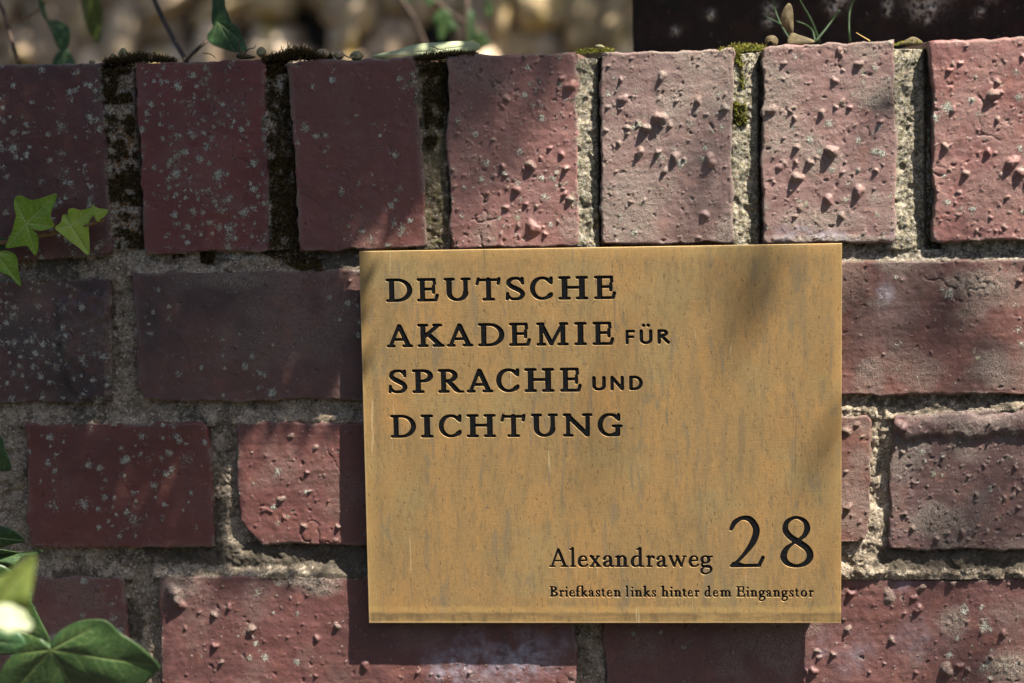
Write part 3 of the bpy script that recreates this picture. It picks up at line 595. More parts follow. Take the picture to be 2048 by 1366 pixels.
def glyph(ch, T, t):
    g = G(T, t); h = t / 2; yB = h; yT = 1 - h; ln, cv, arc, ser = g.ln, g.cv, g.arc, g.ser
    X = .62; xT = X - h
    if ch == 'D': ln(.22,yB,.22,yT,T); ser(0,.5,yB); ser(0,.5,yT); arc(.42,.5,.52-T/2+.06,.5-h,-90,90)
    elif ch == 'E': ln(.24,yB,.24,yT,T); ser(.02,.78,yT); ser(.02,.82,yB); ln(.24,.53,.64,.53,t); ln(.70,yT,.72,.76,t*1.05); ln(.76,yB,.82,.27,t*1.05); ln(.68,.38,.68,.66,t)
    elif ch == 'U': ln(.2,yT,.2,.38,T); ln(.8,yT,.8,.38,T*.82); arc(.5,.38,.3,.38-h,180,360); ser(0,.42,yT); ser(.62,1,yT)
    elif ch == 'T': ln(.5,yB,.5,yT-.04,T); ser(.24,.76,yB); ser(.06,.94,yT-.05); ln(.10,.95,.04,.72,t); ln(.93,.97,.89,.72,t)
    elif ch == 'S':
        cv([(.64,.80,t),(.52,.92,t),(.36,.94,t),(.19,.87,T*.8),(.13,.73,T*.9),(.24,.6,T),(.42,.5,T*1.05),(.6,.39,T),(.67,.25,T*.9),(.58,.11,T*.75),(.4,.06,t),(.22,.09,t),(.11,.2,t)])
        ln(.66,.96,.67,.72,t); ln(.07,.03,.09,.30,t)
    elif ch == 'C': arc(.52,.5,.44-T/4,.5-h,42,318,0); ln(.87,.97,.86,.72,t*1.05); cv([(.80,.13,t),(.86,.2,t),(.87,.27,t)])
    elif ch == 'G': arc(.52,.5,.44-T/4,.5-h,42,300,0); ln(.86,.98,.86,.72,t*1.05); ln(.82,.1,.82,.42,T*.95); cv([(.62,.07,t),(.72,.05,t),(.82,.1,t)]); ser(.58,1.02,.45)
    elif ch == 'H':
        for x in (.22,.82): ln(x,yB,x,yT,T); ser(x-.22,x+.22,yB); ser(x-.22,x+.22,yT)
        ln(.22,.52,.82,.52,t)
    elif ch == 'I': ln(.22,yB,.22,yT,T); ser(0,.44,yB); ser(0,.44,yT)
    elif ch == 'A': ln(.16,yB,.50,.95,t*1.1); ln(.86,yB,.52,.93,T); ser(0,.36,yB); ser(.62,1.06,yB); ln(.28,.34,.72,.34,t)
    elif ch == 'K': ln(.22,yB,.22,yT,T); ser(0,.44,yB); ser(0,.44,yT); ln(.30,.46,.80,yT-.02,t*1.2); ln(.42,.56,.86,yB+.04,T); ser(.58,.98,yT); ser(.58,1.06,yB)
    elif ch == 'M': ln(.2,yB,.2,yT,t*1.25); ln(1.1,yB,1.1,yT,T); ln(.22,yT-.02,.62,.05,T); ln(.62,.05,1.08,yT-.02,t*1.1); ser(0,.42,yB); ser(.86,1.34,yB); ser(0,.36,yT); ser(.94,1.34,yT)
    elif ch == 'N': ln(.2,yB,.2,yT,t*1.2); ln(.96,.05,.96,yT,t*1.3); ln(.2,yT-.04,.94,.06,T); ser(0,.42,yB); ser(0,.34,yT); ser(.74,1.16,yT)
    elif ch in 'PR':
        ln(.22,yB,.22,yT,T); ser(0,.46,yB); ser(0,.46,yT); arc(.38,.72,.30,.28-h,-90,90); ln(.22,.44+h,.38,.44+h,t)
        if ch == 'R': cv([(.42,.46,T*.8),(.55,.34,T),(.72,.14,T),(.86,.05,T*.6),(.98,.05,t*.8)])
    elif ch == 'B': ln(.2,yB,.2,yT,T); ser(0,.36,yB); ser(0,.36,yT); arc(.3,.75,.24,.25-h,-90,90); arc(.3,.27,.32,.27-h,-90,90); ln(.2,.52,.34,.52,t)
    elif ch == 'a': cv([(.09,.44,T),(.17,.56,t),(.29,.585,t),(.40,.52,T*.9),(.42,.40,T),(.42,.2,T),(.43,.09,T*.9),(.50,.04,t),(.58,.08,t)]); cv([(.42,.36,t),(.25,.30,t),(.11,.21,T*.9),(.11,.10,T*.95),(.20,.045,t),(.32,.07,t),(.42,.16,t)])
    elif ch == 'e': ln(.10,.34,.46,.36,t); cv([(.47,.37,t),(.43,.52,T*.7),(.29,.58,t),(.15,.51,T*.8),(.08,.34,T),(.10,.18,T),(.19,.07,T*.85),(.33,.04,t),(.44,.08,t),(.52,.15,t)])
    elif ch == 'o': arc(.3,.31,.22,.27,0,360,-20)
    elif ch == 'l': ln(.2,yB,.2,.98,T); ser(.02,.40,yB); ln(.2,1.0,.05,.93,t)
    elif ch == 'h': ln(.18,yB,.18,.98,T); ser(0,.36,yB); ln(.18,1.0,.04,.93,t); cv([(.18,.42,t),(.30,.56,t),(.43,.57,T*.8),(.51,.46,T),(.51,.3,T),(.51,yB,T)]); ser(.34,.68,yB)
    elif ch == 'k': ln(.18,yB,.18,.98,T); ser(0,.36,yB); ln(.18,1.0,.04,.93,t); ln(.22,.26,.48,xT,t*1.2); ln(.28,.34,.56,yB+.02,T); ser(.36,.62,xT); ser(.42,.72,yB)
    elif ch == 'x': ln(.12,xT,.52,yB,T); ln(.50,xT,.12,yB,t*1.1); ser(0,.28,xT); ser(.36,.62,xT); ser(0,.28,yB); ser(.36,.68,yB)
    elif ch == 'n': ln(.18,yB,.18,.56,T); ln(.18,.60,.04,.53,t); ser(0,.36,yB); cv([(.18,.42,t),(.30,.56,t),(.43,.57,T*.8),(.51,.46,T),(.51,.3,T),(.51,yB,T)]); ser(.34,.70,yB)
    elif ch == 'm':
        ln(.18,yB,.18,.56,T); ln(.18,.60,.04,.53,t); ser(0,.36,yB)
        for d in (0, .34): cv([(.18+d,.42,t),(.30+d,.56,t),(.43+d,.57,T*.8),(.51+d,.46,T),(.51+d,.3,T),(.51+d,yB,T)]); ser(.36+d,.68+d,yB)
    elif ch == 'd': ln(.50,.06,.50,.98,T); ln(.50,1.0,.34,.93,t); cv([(.5,.07,T*.8),(.58,.045,t),(.68,.06,t)]); cv([(.50,.50,t),(.36,.58,t),(.18,.52,T*.8),(.09,.34,T),(.11,.16,T),(.22,.05,T*.7),(.36,.07,t),(.50,.17,t)])
    elif ch == 'r': ln(.18,yB,.18,.56,T); ln(.18,.60,.04,.53,t); ser(0,.40,yB); cv([(.18,.38,t),(.28,.52,t),(.38,.57,T*.8),(.46,.52,T*1.05)])
    elif ch == 'w': ln(.12,xT,.34,.05,T); ln(.34,.05,.54,xT-.02,t); ln(.50,xT,.74,.05,T); ln(.74,.05,.92,xT,t); ser(0,.26,xT); ser(.40,.62,xT); ser(.80,1.06,xT)
    elif ch == 'g':
        arc(.26,.40,.18,.18,0,360,10); ln(.40,.54,.60,.56,t*1.1); cv([(.16,.25,t),(.08,.16,t*1.1),(.12,.07,T*.9),(.3,.05,T),(.48,.02,T),(.56,-.1,T*.8),(.48,-.26,t),(.28,-.34,t),(.10,-.28,T*.8),(.06,-.14,T*.8),(.16,-.02,t),(.24,.05,t)])
    elif ch == 'i': ln(.16,yB,.16,.56,T); ln(.16,.60,.03,.53,t); ser(0,.34,yB); ln(.16,.86,.161,.86,T*1.1)
    elif ch == 'f': ln(.18,yB,.18,.78,T); ser(0,.40,yB); ser(.02,.40,xT-.02); cv([(.18,.76,T),(.22,.92,T*.8),(.34,1.0,t),(.46,1.0,t),(.56,.96,t)])
    elif ch == 'fk':
        ln(.18,yB,.18,.78,T); ser(0,.40,yB); ser(.02,.40,xT-.02); cv([(.18,.76,T),(.24,.92,T*.8),(.38,1.0,t),(.50,.99,t),(.60,.94,t)])
        d=.46; ln(.18+d,yB,.18+d,.98,T); ser(d,.36+d,yB); ln(.22+d,.26,.48+d,xT,t*1.2); ln(.28+d,.34,.56+d,yB+.02,T); ser(.36+d,.62+d,xT); ser(.42+d,.72+d,yB)
    elif ch == 's': cv([(.38,.46,t),(.30,.57,t),(.20,.58,t),(.09,.51,T*.8),(.10,.41,T*.8),(.20,.32,T),(.32,.24,T),(.38,.13,T*.8),(.28,.045,t),(.16,.04,t),(.06,.14,t)]); ln(.38,.58,.38,.44,t); ln(.05,.03,.06,.18,t)
    elif ch == 't': cv([(.18,.74,t),(.18,.5,T),(.18,.2,T),(.21,.08,T*.8),(.30,.045,t),(.40,.09,t)]); ser(0,.40,xT); ln(.05,xT,.18,.74,t)
    elif ch == 'f_': ln(.1,h,.1,1-h,T); ln(.1,1-h,.62,1-h,t); ln(.1,.52,.56,.52,t)
    elif ch == 'u_' or ch == 'uu_':
        ln(.1,1-h,.1,.34,T); ln(.72,1-h,.72,.34,T); arc(.41,.34,.31,.34-h,180,360,0,T,t)
        if ch == 'uu_': ln(.26,1.28,.261,1.28,T*1.05); ln(.57,1.28,.571,1.28,T*1.05)
    elif ch == 'r_': ln(.1,h,.1,1-h,T); ln(.1,1-h,.34,1-h,t); arc(.34,.75,.24,.25-h,-90,90,0,T,t); ln(.1,.5+h*.3,.36,.5+h*.3,t); ln(.34,.48,.70,h,T)
    elif ch == 'n_': ln(.1,h,.1,1-h,T*.95); ln(.76,h,.76,1-h,T*.95); ln(.12,.94,.74,.06,T)
    elif ch == 'd_': ln(.1,h,.1,1-h,T); ln(.1,h,.34,h,t); ln(.1,1-h,.34,1-h,t); arc(.34,.5,.40,.5-h,-90,90,0,T,t)
    elif ch == '2': cv([(.045,.745,t*1.3),(.12,.87,T*.72),(.26,.955,t*1.4),(.42,.93,T*.9),(.53,.78,T),(.53,.64,T*.98),(.46,.47,T*.9),(.32,.28,T*.6),(.18,.13,t*1.1),(.07,.045,t)],10); ln(.05,.035,.60,.045,t*1.2); ln(.10,.06,.26,.055,T*.8,t*1.2); ln(.60,.06,.67,.20,t*1.25)
    elif ch == '8':
        cv([(.36,.50,T*.95),(.20,.60,T*.95),(.10,.73,T*.95),(.14,.88,T*.7),(.32,.965,t*1.1),(.50,.90,T*.7),(.56,.76,T*.95),(.50,.62,T*.7),(.38,.54,t),(.25,.46,t),(.12,.36,T*.75),(.06,.22,T*1.05),(.14,.09,T*.8),(.34,.035,t*1.2),(.54,.10,T*.8),(.62,.24,T*1.05),(.55,.38,T),(.36,.50,T*.95)],10)
    up = (ch.isupper() and len(ch) == 1) or ch.endswith('_')
    out = []
    for (x0, y0, x1, y1, r0, r1) in g.c:
        if ch != 'g': y0, y1 = max(y0, r0), max(y1, r1)
        if up and ch != 'uu_': y0, y1 = min(y0, 1 - r0), min(y1, 1 - r1)
        out.append((x0, y0, x1, y1, r0, r1))
    return out
def contours(caps, res=72):
    c = np.array(caps); m = .06
    x0 = (np.minimum(c[:, 0] - c[:, 4], c[:, 2] - c[:, 5])).min(); x1 = (np.maximum(c[:, 0] + c[:, 4], c[:, 2] + c[:, 5])).max()
    y0 = (np.minimum(c[:, 1] - c[:, 4], c[:, 3] - c[:, 5])).min(); y1 = (np.maximum(c[:, 1] + c[:, 4], c[:, 3] + c[:, 5])).max()
    st = 1 / res; xs = np.arange(x0 - m, x1 + m + st, st) + .00131; ys = np.arange(y0 - m, y1 + m + st, st) + .00117
    X, Y = np.meshgrid(xs, ys); F = np.full(X.shape, 9.0)
    for (ax, ay, bx, by, r0, r1) in caps:
        dx, dy = bx - ax, by - ay; L = dx * dx + dy * dy + 1e-12
        t_ = np.clip(((X - ax) * dx + (Y - ay) * dy) / L, 0, 1)
        F = np.minimum(F, np.hypot(X - ax - t_ * dx, Y - ay - t_ * dy) - (r0 + (r1 - r0) * t_))
    F[0, :] = F[-1, :] = F[:, 0] = F[:, -1] = 1
    ins = F < 0; ny, nx = F.shape
    cell = ins[:-1, :-1].astype(int) + 2 * ins[:-1, 1:] + 4 * ins[1:, 1:] + 8 * ins[1:, :-1]
    nxt = {}
    def ed(e, i, j):      # point id on edge of cell (i,j)
        return [('h', i, j), ('v', i + 1, j), ('h', i, j + 1), ('v', i, j)][e]
    TAB = {1: [(3, 0)], 2: [(0, 1)], 3: [(3, 1)], 4: [(1, 2)], 5: [(3, 0), (1, 2)], 6: [(0, 2)], 7: [(3, 2)], 8: [(2, 3)], 9: [(2, 0)], 10: [(0, 1), (2, 3)], 11: [(2, 1)], 12: [(1, 3)], 13: [(1, 0)], 14: [(0, 3)]}
    for j, i in zip(*np.nonzero((cell > 0) & (cell < 15))):
        for a, b in TAB[int(cell[j, i])]: nxt[ed(a, i, j)] = ed(b, i, j)
    def pt(k):
        o, i, j = k
        if o == 'h': f0, f1 = F[j, i], F[j, i + 1]; t_ = f0 / (f0 - f1); return (xs[i] + st * t_, ys[j])
        f0, f1 = F[j, i], F[j + 1, i]; t_ = f0 / (f0 - f1); return (xs[i], ys[j] + st * t_)
    out = []
    while nxt:
        k0 = next(iter(nxt)); k = k0; lp = []
        while k in nxt: lp.append(pt(k)); k = nxt.pop(k)
        if len(lp) > 6:
            a = np.array(lp); a = (a + np.roll(a, 1, 0)) / 2          # midpoints smooth the steps
            if len(a) > 40: a = a[::2]
            out.append(a)
    return out, (x0, x1)
YF = -.0085                                   # front face of the plaque
rows = []
def row(base0, base1, top0, top1, items, T, t): rows.append((base0, base1, top0, top1, items, T, t))
# baseline at left (x,y) and right (x,y), cap line the same way; items: glyph, left px, right px
CT, Ct = .205, .132
row((772,604.8),(1232,598.6),(772,557.4),(1232,551.0),[('D',771.8,825.1),('E',833.9,878),('U',887.5,942.3),('T',951,1002),('S',1010.9,1050.1),('C',1059.8,1106.3),('H',1116.4,1176.7),('E',1188,1232.4)],CT,Ct)
row((773,695.6),(1228,690.4),(773,648.6),(1228,643.2),[('A',773.4,826.2),('K',834.9,889.5),('A',893.3,946.9),('D',955.9,1009),('E',1018.1,1061.9),('M',1072.6,1137.5),('I',1148.2,1174),('E',1184.9,1228.5)],CT,Ct)
row((1251,689.4),(1340,688.2),(1251,660),(1340,658.4),[('f_',1251,1270.3),('uu_',1279,1305),('r_',1314.6,1340)],.235,.20)
row((777,787.4),(1163,784.0),(777,739.4),(1163,735.2),[('S',776.7,815),('P',824.5,866.9),('R',876,928.7),('A',933.2,986.9),('C',992.3,1039.3),('H',1048.7,1109.1),('E',1119.9,1163.6)],CT,Ct)
row((1184,782),(1286,780.8),(1184,752.4),(1286,751.2),[('u_',1184.3,1211.7),('n_',1220.6,1248),('d_',1258.2,1285.6)],.235,.20)
row((781,876.4),(1245,873.4),(781,829.8),(1245,826.0),[('D',781,832.5),('I',841.4,867.4),('C',877.4,923.8),('H',933.2,992.3),('T',1001.2,1051.9),('U',1062.1,1116.4),('N',1125.8,1185.7),('G',1195,1245.6)],CT,Ct)
row((1098,1134.8),(1426,1134.8),(1098,1096.6),(1426,1096.6),[('A',1098,1137.1),('l',1138.9,1152.4),('e',1155,1176.7),('x',1178.4,1203),('a',1205.2,1229),('n',1229.4,1257.5),('d',1261,1289.2),('r',1291.8,1310),('a',1312.4,1335.2),('w',1336.3,1373.9),('e',1376.7,1398.5),('g',1400,1426)],.170,.10)
row((1458,1135.6),(1627,1136),(1458,1032),(1627,1031.6),[('2',1458.6,1529.7),('8',1560.3,1627)],.135,.058)
row((1099,1194.2),(1627,1194.4),(1099,1172.6),(1627,1172.8),[('B',1098.9,1116),('r',1117.8,1129),('i',1129.6,1136.5),('e',1137.9,1150.6),('fk',1151,1176.2),('a',1176.8,1189),('s',1191,1200.5),('t',1202.4,1211),('e',1213,1224.7),('n',1226.7,1242.2),
 ('l',1251,1257.5),('i',1261.2,1267.7),('n',1268.7,1284.8),('k',1285.5,1302),('s',1303.3,1312.2),('h',1321.7,1337.2),('i',1338.8,1346.4),('n',1347.3,1363.4),('t',1364,1374.4),('e',1375,1386),('r',1388.7,1399),
 ('d',1408.5,1422.9),('e',1425.4,1436.6),('m',1439.3,1462.5),('E',1472.4,1490.6),('i',1492,1498.8),('n',1500,1515.2),('g',1517,1531.6),('a',1532.3,1543.9),('n',1545.3,1561),('g',1562.4,1576.7),('s',1578,1587.6),('t',1589.7,1598.6),('o',1600.9,1614.3),('r',1617,1627.3)],.20,.14)
def curve_mesh(name, loops, ext, bev=0.0):
    cu = bpy.data.curves.new(name, 'CURVE'); cu.dimensions = '2D'; cu.fill_mode = 'BOTH'; cu.extrude = ext; cu.bevel_depth = bev; cu.bevel_resolution = 1
    for lp in loops:
        sp = cu.splines.new('POLY'); sp.points.add(len(lp) - 1)
        co = np.zeros((len(lp), 4)); co[:, :2] = lp; co[:, 3] = 1; sp.points.foreach_set('co', co.ravel()); sp.use_cyclic_u = True
    o = bpy.data.objects.new(name, cu); COL.objects.link(o); bpy.context.view_layer.update()
    me = bpy.data.meshes.new_from_object(o.evaluated_get(bpy.context.evaluated_depsgraph_get()))
    bpy.data.objects.remove(o); return me
def to_xz(me, y):                              # curve lies in XY: stand it up at depth y (front faces -Y)
    n = len(me.vertices); a = np.zeros(n * 3, np.float32); me.vertices.foreach_get('co', a); a = a.reshape(-1, 3)
    b = np.stack([a[:, 0], y - a[:, 2], a[:, 1]], -1); me.vertices.foreach_set('co', b.ravel()); me.update(); return b
PLQ = empty('name_plaque', tuple(P(1200, 1240, YF))); tag(PLQ, 'rectangular weathered brass plaque engraved with black lettering, fixed to the brick wall', 'plaque')
GC = {}; loops_all = []; letters = []
for (b0, b1, t0, t1, items, T, t) in rows:
    for ch, l, r in items:
        key = (ch, T, t)
        if key not in GC: GC[key] = contours(glyph(ch, T, t))
        cs, (gx0, gx1) = GC[key]
        f = lambda x, a, b: a[1] + (b[1] - a[1]) * (x - a[0]) / (b[0] - a[0])
        xm = (l + r) / 2; PB = P(xm, f(xm, b0, b1), YF); PT = P(xm, f(xm, t0, t1), YF); PL = P(l, f(l, b0, b1), YF); PR = P(r, f(r, b0, b1), YF)
        sc = PT[2] - PB[2]; lp = []
        for c in cs:
            u = (c[:, 0] - gx0) / (gx1 - gx0)
            x = PL[0] + (PR[0] - PL[0]) * u; zz = PL[2] + (PR[2] - PL[2]) * u + c[:, 1] * sc
            lp.append(np.stack([x, zz], -1))
        loops_all += lp; letters.append((ch, lp))
c0, c1, c2, c3 = [P(a, b, YF) for a, b in ((718,503),(1684,487),(1682,1246),(738,1246))]
from mathutils.geometry import delaunay_2d_cdt
def plate_mesh():
    TH = .0026; ch = .00014; cx = (c0[0] + c2[0]) / 2; cz = (c0[2] + c2[2]) / 2; ring = []
    for a, b in ((c0, c3), (c3, c2), (c2, c1), (c1, c0)):
        for k in range(24): q_ = a + (b - a) * k / 24; ring.append((q_[0], q_[2]))
    ring = np.array(ring); inner = ring - np.stack([np.sign(ring[:, 0] - cx) * ch * (np.abs(ring[:, 0] - cx) > .129), np.sign(ring[:, 1] - cz) * ch * (np.abs(ring[:, 1] - cz) > .1025)], -1)
    def grow(l, w_):                      # move a contour into the metal around the letter
        l = np.asarray(l); nx_ = np.roll(l, -1, 0) - np.roll(l, 1, 0); nx_ = nx_ / np.maximum(np.hypot(*nx_.T)[:, None], 1e-9)
        nr_ = np.stack([nx_[:, 1], -nx_[:, 0]], -1); return l + nr_ * w_ * GS
    def sarea(l): return .5 * np.sum(l[:, 0] * np.roll(l[:, 1], -1) - l[:, 1] * np.roll(l[:, 0], -1))
    base_ = []; big_ = []
    for ch_, lp_ in letters:
        o_ = max(lp_, key=lambda q: abs(sarea(q))); GS = 1.0 if sarea(o_) > 0 else -1.0
        for l in lp_: base_.append(np.asarray(l)); big_.append(grow(l, .00014))
    L = [inner] + big_; pts = []; ed = []
    for l in L:
        n0 = len(pts); pts += [Vector((x * 1000, z * 1000)) for x, z in l]; ed += [(n0 + k, n0 + (k + 1) % len(l)) for k in range(len(l))]
    vo, eo, fo, _, _, _ = delaunay_2d_cdt(pts, ed, [], 0, 1e-6)
    vo = np.array([(v.x, v.y) for v in vo]) / 1000; fo = np.array([tuple(f) for f in fo])
    cen = vo[fo].mean(1); ins = np.zeros(len(fo), bool)
    for l in L:
        lo, hi = l.min(0), l.max(0); m = (cen[:, 0] > lo[0]) & (cen[:, 0] < hi[0]) & (cen[:, 1] > lo[1]) & (cen[:, 1] < hi[1])
        if m.any():
            t_ = np.zeros(len(fo), bool); t_[np.nonzero(m)[0]] = pip(cen[m, 0], cen[m, 1], [tuple(p) for p in l]); ins ^= t_
    F = fo[ins]; a_ = vo[F]; area = (a_[:, 1, 0] - a_[:, 0, 0]) * (a_[:, 2, 1] - a_[:, 0, 1]) - (a_[:, 2, 0] - a_[:, 0, 0]) * (a_[:, 1, 1] - a_[:, 0, 1])
    F = F[np.abs(area) > 1e-14]; area = area[np.abs(area) > 1e-14]; F = np.where((area > 0)[:, None], F, F[:, ::-1])
    V = [(x, YF, z) for x, z in vo]; F = [tuple(int(q) for q in f) for f in F]
    def strip(A, ya, B, yb):
        n0 = len(V); n = len(A); V.extend([(x, ya, z) for x, z in A] + [(x, yb, z) for x, z in B])
        for k in range(n): F.append((n0 + k, n0 + n + k, n0 + n + (k + 1) % n, n0 + (k + 1) % n))
    for l, l2 in zip(big_, base_): strip(l, YF, l2, YF + .00018); strip(l2, YF + .00018, l2, YF + TH)
    strip(inner, YF, ring, YF + ch); strip(ring, YF + ch, ring, YF + TH)
    n0 = len(V); V.extend([(x, YF + TH, z) for x, z in ring]); F.append(tuple(range(n0, n0 + len(ring)))[::-1])
    return mesh_py('plate', V, F)
TH = .0026
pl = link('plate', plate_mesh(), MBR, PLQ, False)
for ch, lp in letters:
    ctr = np.mean(lp[0], 0)
    m2 = curve_mesh('letter', lp, .0009, .00006); to_xz(m2, YF + .00050 + .0009); m2.materials.clear()
    o = link('digit' if ch in '28' else 'letter', m2, MBLK, PLQ, False)
for sx, sy in ((760, 540), (1640, 530), (1640, 1200), (780, 1200)):       # hidden spacers that carry the plate
    p = P(sx, sy, YF); tube('spacer', [(p[0], YF + TH, p[2]), (p[0], .012, p[2])], .004, MBR, PLQ, 10)

# ------------------------------------------------------------------ moss
MMS = m_moss('dark_moss', (0.022, 0.014, 0.007), (0.055, 0.034, 0.011))
MMG = m_moss('green_moss', (0.06, 0.07, 0.014), (0.20, 0.20, 0.03))
def moss(name, label, pts, mat, hgt=(1.5, 3.5), wid=.5, lean=(0, -.4, .7), group=None):
    V = []; F = []; A = []
    rg = random.Random(len(label) * 7 + int(pts[0][0] * 1e5) % 97)
    for p in pts:
        h = rg.uniform(*hgt) * MM; w_ = wid * MM * rg.uniform(.7, 1.3)
        d = Vector((lean[0] + rg.gauss(0, .5), lean[1] + rg.gauss(0, .45), lean[2] + rg.gauss(0, .4))).normalized()
        p = Vector(p); u = d.cross(Vector((rg.random(), rg.random(), rg.random()))).normalized()
        n = 3
        for k in range(n + 1):                       # a stem of overlapping little leaves
            b_ = p + d * h * (k / (n + 1)); tip = b_ + d * h * .42 + (u * rg.uniform(-1, 1) + d.cross(u) * rg.uniform(-1, 1)) * w_ * 1.6
            s_ = d.cross(tip - b_); s_ = s_.normalized() * w_ * .55 if s_.length > 1e-9 else u * w_ * .5
            i = len(V); V += [b_ - s_, b_ + s_, tip]; F.append((i, i + 1, i + 2)); a = (k / n) ** 2; A += [(a * .3, 0, 0, 1), (a * .3, 0, 0, 1), (a, 0, 0, 1)]
    me = npmesh(name, [tuple(v) for v in V], F, {'wear': A}); o = link(name, me, mat, None, False)
    return tag(o, label, 'moss', group, 'stuff')
def patch(n, polys, y0=.002, thr=.42, seed=1):      # points spread over pixel outlines on the joint
    rg = np.random.default_rng(seed); out = []
    for poly in polys:
        a = np.array(poly, float); lo, hi = a.min(0), a.max(0)
        q = rg.uniform(lo, hi, (n * 3, 2)); q = q[pip(q[:, 0], q[:, 1], poly)]
        q = q[fbm(q[:, 0], q[:, 1], 18, seed, 3) > thr][:n]
        for x, y in q:
            p = P(x, y, y0); i = min(max(int((p[0] - MORT[0][0]) / .00056), 0), len(MORT[0]) - 1); j = min(max(int((p[2] - MORT[1][0]) / .00056), 0), len(MORT[1]) - 1)
            out.append((p[0], max(min(MORT[2][j, i], .007), -.0005) + .0002 - abs(rg.normal(0, .0005)), p[2]))
    return out
def top_pts(n, x0, x1, py, y1=.03, sag=0, seed=1, hump=0):
    rg = np.random.default_rng(seed); out = []
    for _ in range(n):
        u = rg.random(); x = x0 + (x1 - x0) * u; y = rg.uniform(-.001, y1)
        p = P(x, py + (sag * (u - .5)), 0); out.append((p[0], y, p[2] - .001 + hump * MM * math.sin(math.pi * u) * rg.random() * (1 - .3 * y / y1)))
    return out
moss('moss', 'dark moss cushion on the wall top between the two leftmost bricks', top_pts(1300, 206, 332, 122, sag=-4, seed=1, hump=5), MMS, (1.5, 3.6), lean=(0, -.1, 1))
moss('moss', 'large dark moss cushion on the wall top above the second mossy joint', top_pts(2000, 526, 648, 118, sag=-8, seed=2, hump=6), MMS, (1.8, 4.4), lean=(0, -.1, 1))
moss('moss', 'brown moss lying over the brick joint beside the pale fallen leaf', top_pts(1200, 826, 950, 113, sag=-8, seed=3, hump=2.4), MMS, (1.8, 3.6), lean=(0, -.1, 1))
moss('moss', 'short green moss tuft on the wall top left of the grey bumpy brick', top_pts(350, 1150, 1225, 101, sag=-3, seed=4, hump=2), MMG, (1.2, 2.8), lean=(0, -.1, 1))
moss('moss', 'yellow green moss tuft on the wall top behind the curled husk', top_pts(560, 1440, 1530, 98, sag=-6, seed=5, hump=3), MMG, (1.4, 3.2), lean=(0, -.1, 1))
moss('moss', 'small yellow moss dots on the joint at the right end of the wall top', top_pts(160, 1793, 1845, 84, sag=-4, seed=6, hump=1.5), MMG, (.9, 1.8), lean=(0, -.3, 1))
moss('moss', 'dark moss growing down the leftmost upright mortar joint', patch(1500, [[(205,122),(268,122),(262,150),(240,150),(235,190),(262,185),(268,206),(215,210)]], .0045, .3, 11) + patch(2600, [[(208,230),(268,230),(282,400),(285,500),(228,500),(222,400)]], .0048, .47, 12), MMS, (.8, 1.8))
moss('moss', 'thick brown moss filling the second upright mortar joint', patch(1300, [[(532,112),(578,112),(578,150),(560,145),(545,160),(535,150)],[(532,165),(578,160),(586,330),(540,340)]], .004, .44, 13) + patch(3600, [[(540,318),(588,316),(597,505),(640,520),(648,542),(600,540),(520,505),(508,488),(545,480)]], .0035, .28, 14), MMS, (1.0, 2.2))
moss('moss', 'black green moss patch in the third upright joint under the pale leaf', patch(1700, [[(838,112),(888,116),(892,190),(888,240),(868,300),(852,300),(846,180)]], .004, .42, 15), MMS, (.8, 1.8))
moss('moss', 'bright yellow green moss tuft in the sunny joint near the pier', patch(420, [[(1467,205),(1492,208),(1494,248),(1478,252),(1467,245)]], .0035, .3, 16) + patch(260, [[(1467,100),(1482,104),(1490,190),(1470,190)]], .004, .52, 17), MMG, (1.0, 2.2))
moss('moss', 'small moss spots on the horizontal mortar joint below the second brick', patch(500, [[(345,498),(365,498),(362,520),(345,518)],[(400,505),(432,508),(425,530),(402,526)]], .003, .3, 18) + patch(500, [[(600,520),(642,530),(640,542),(600,540)]], .003, .35, 19), MMS, (.7, 1.5))

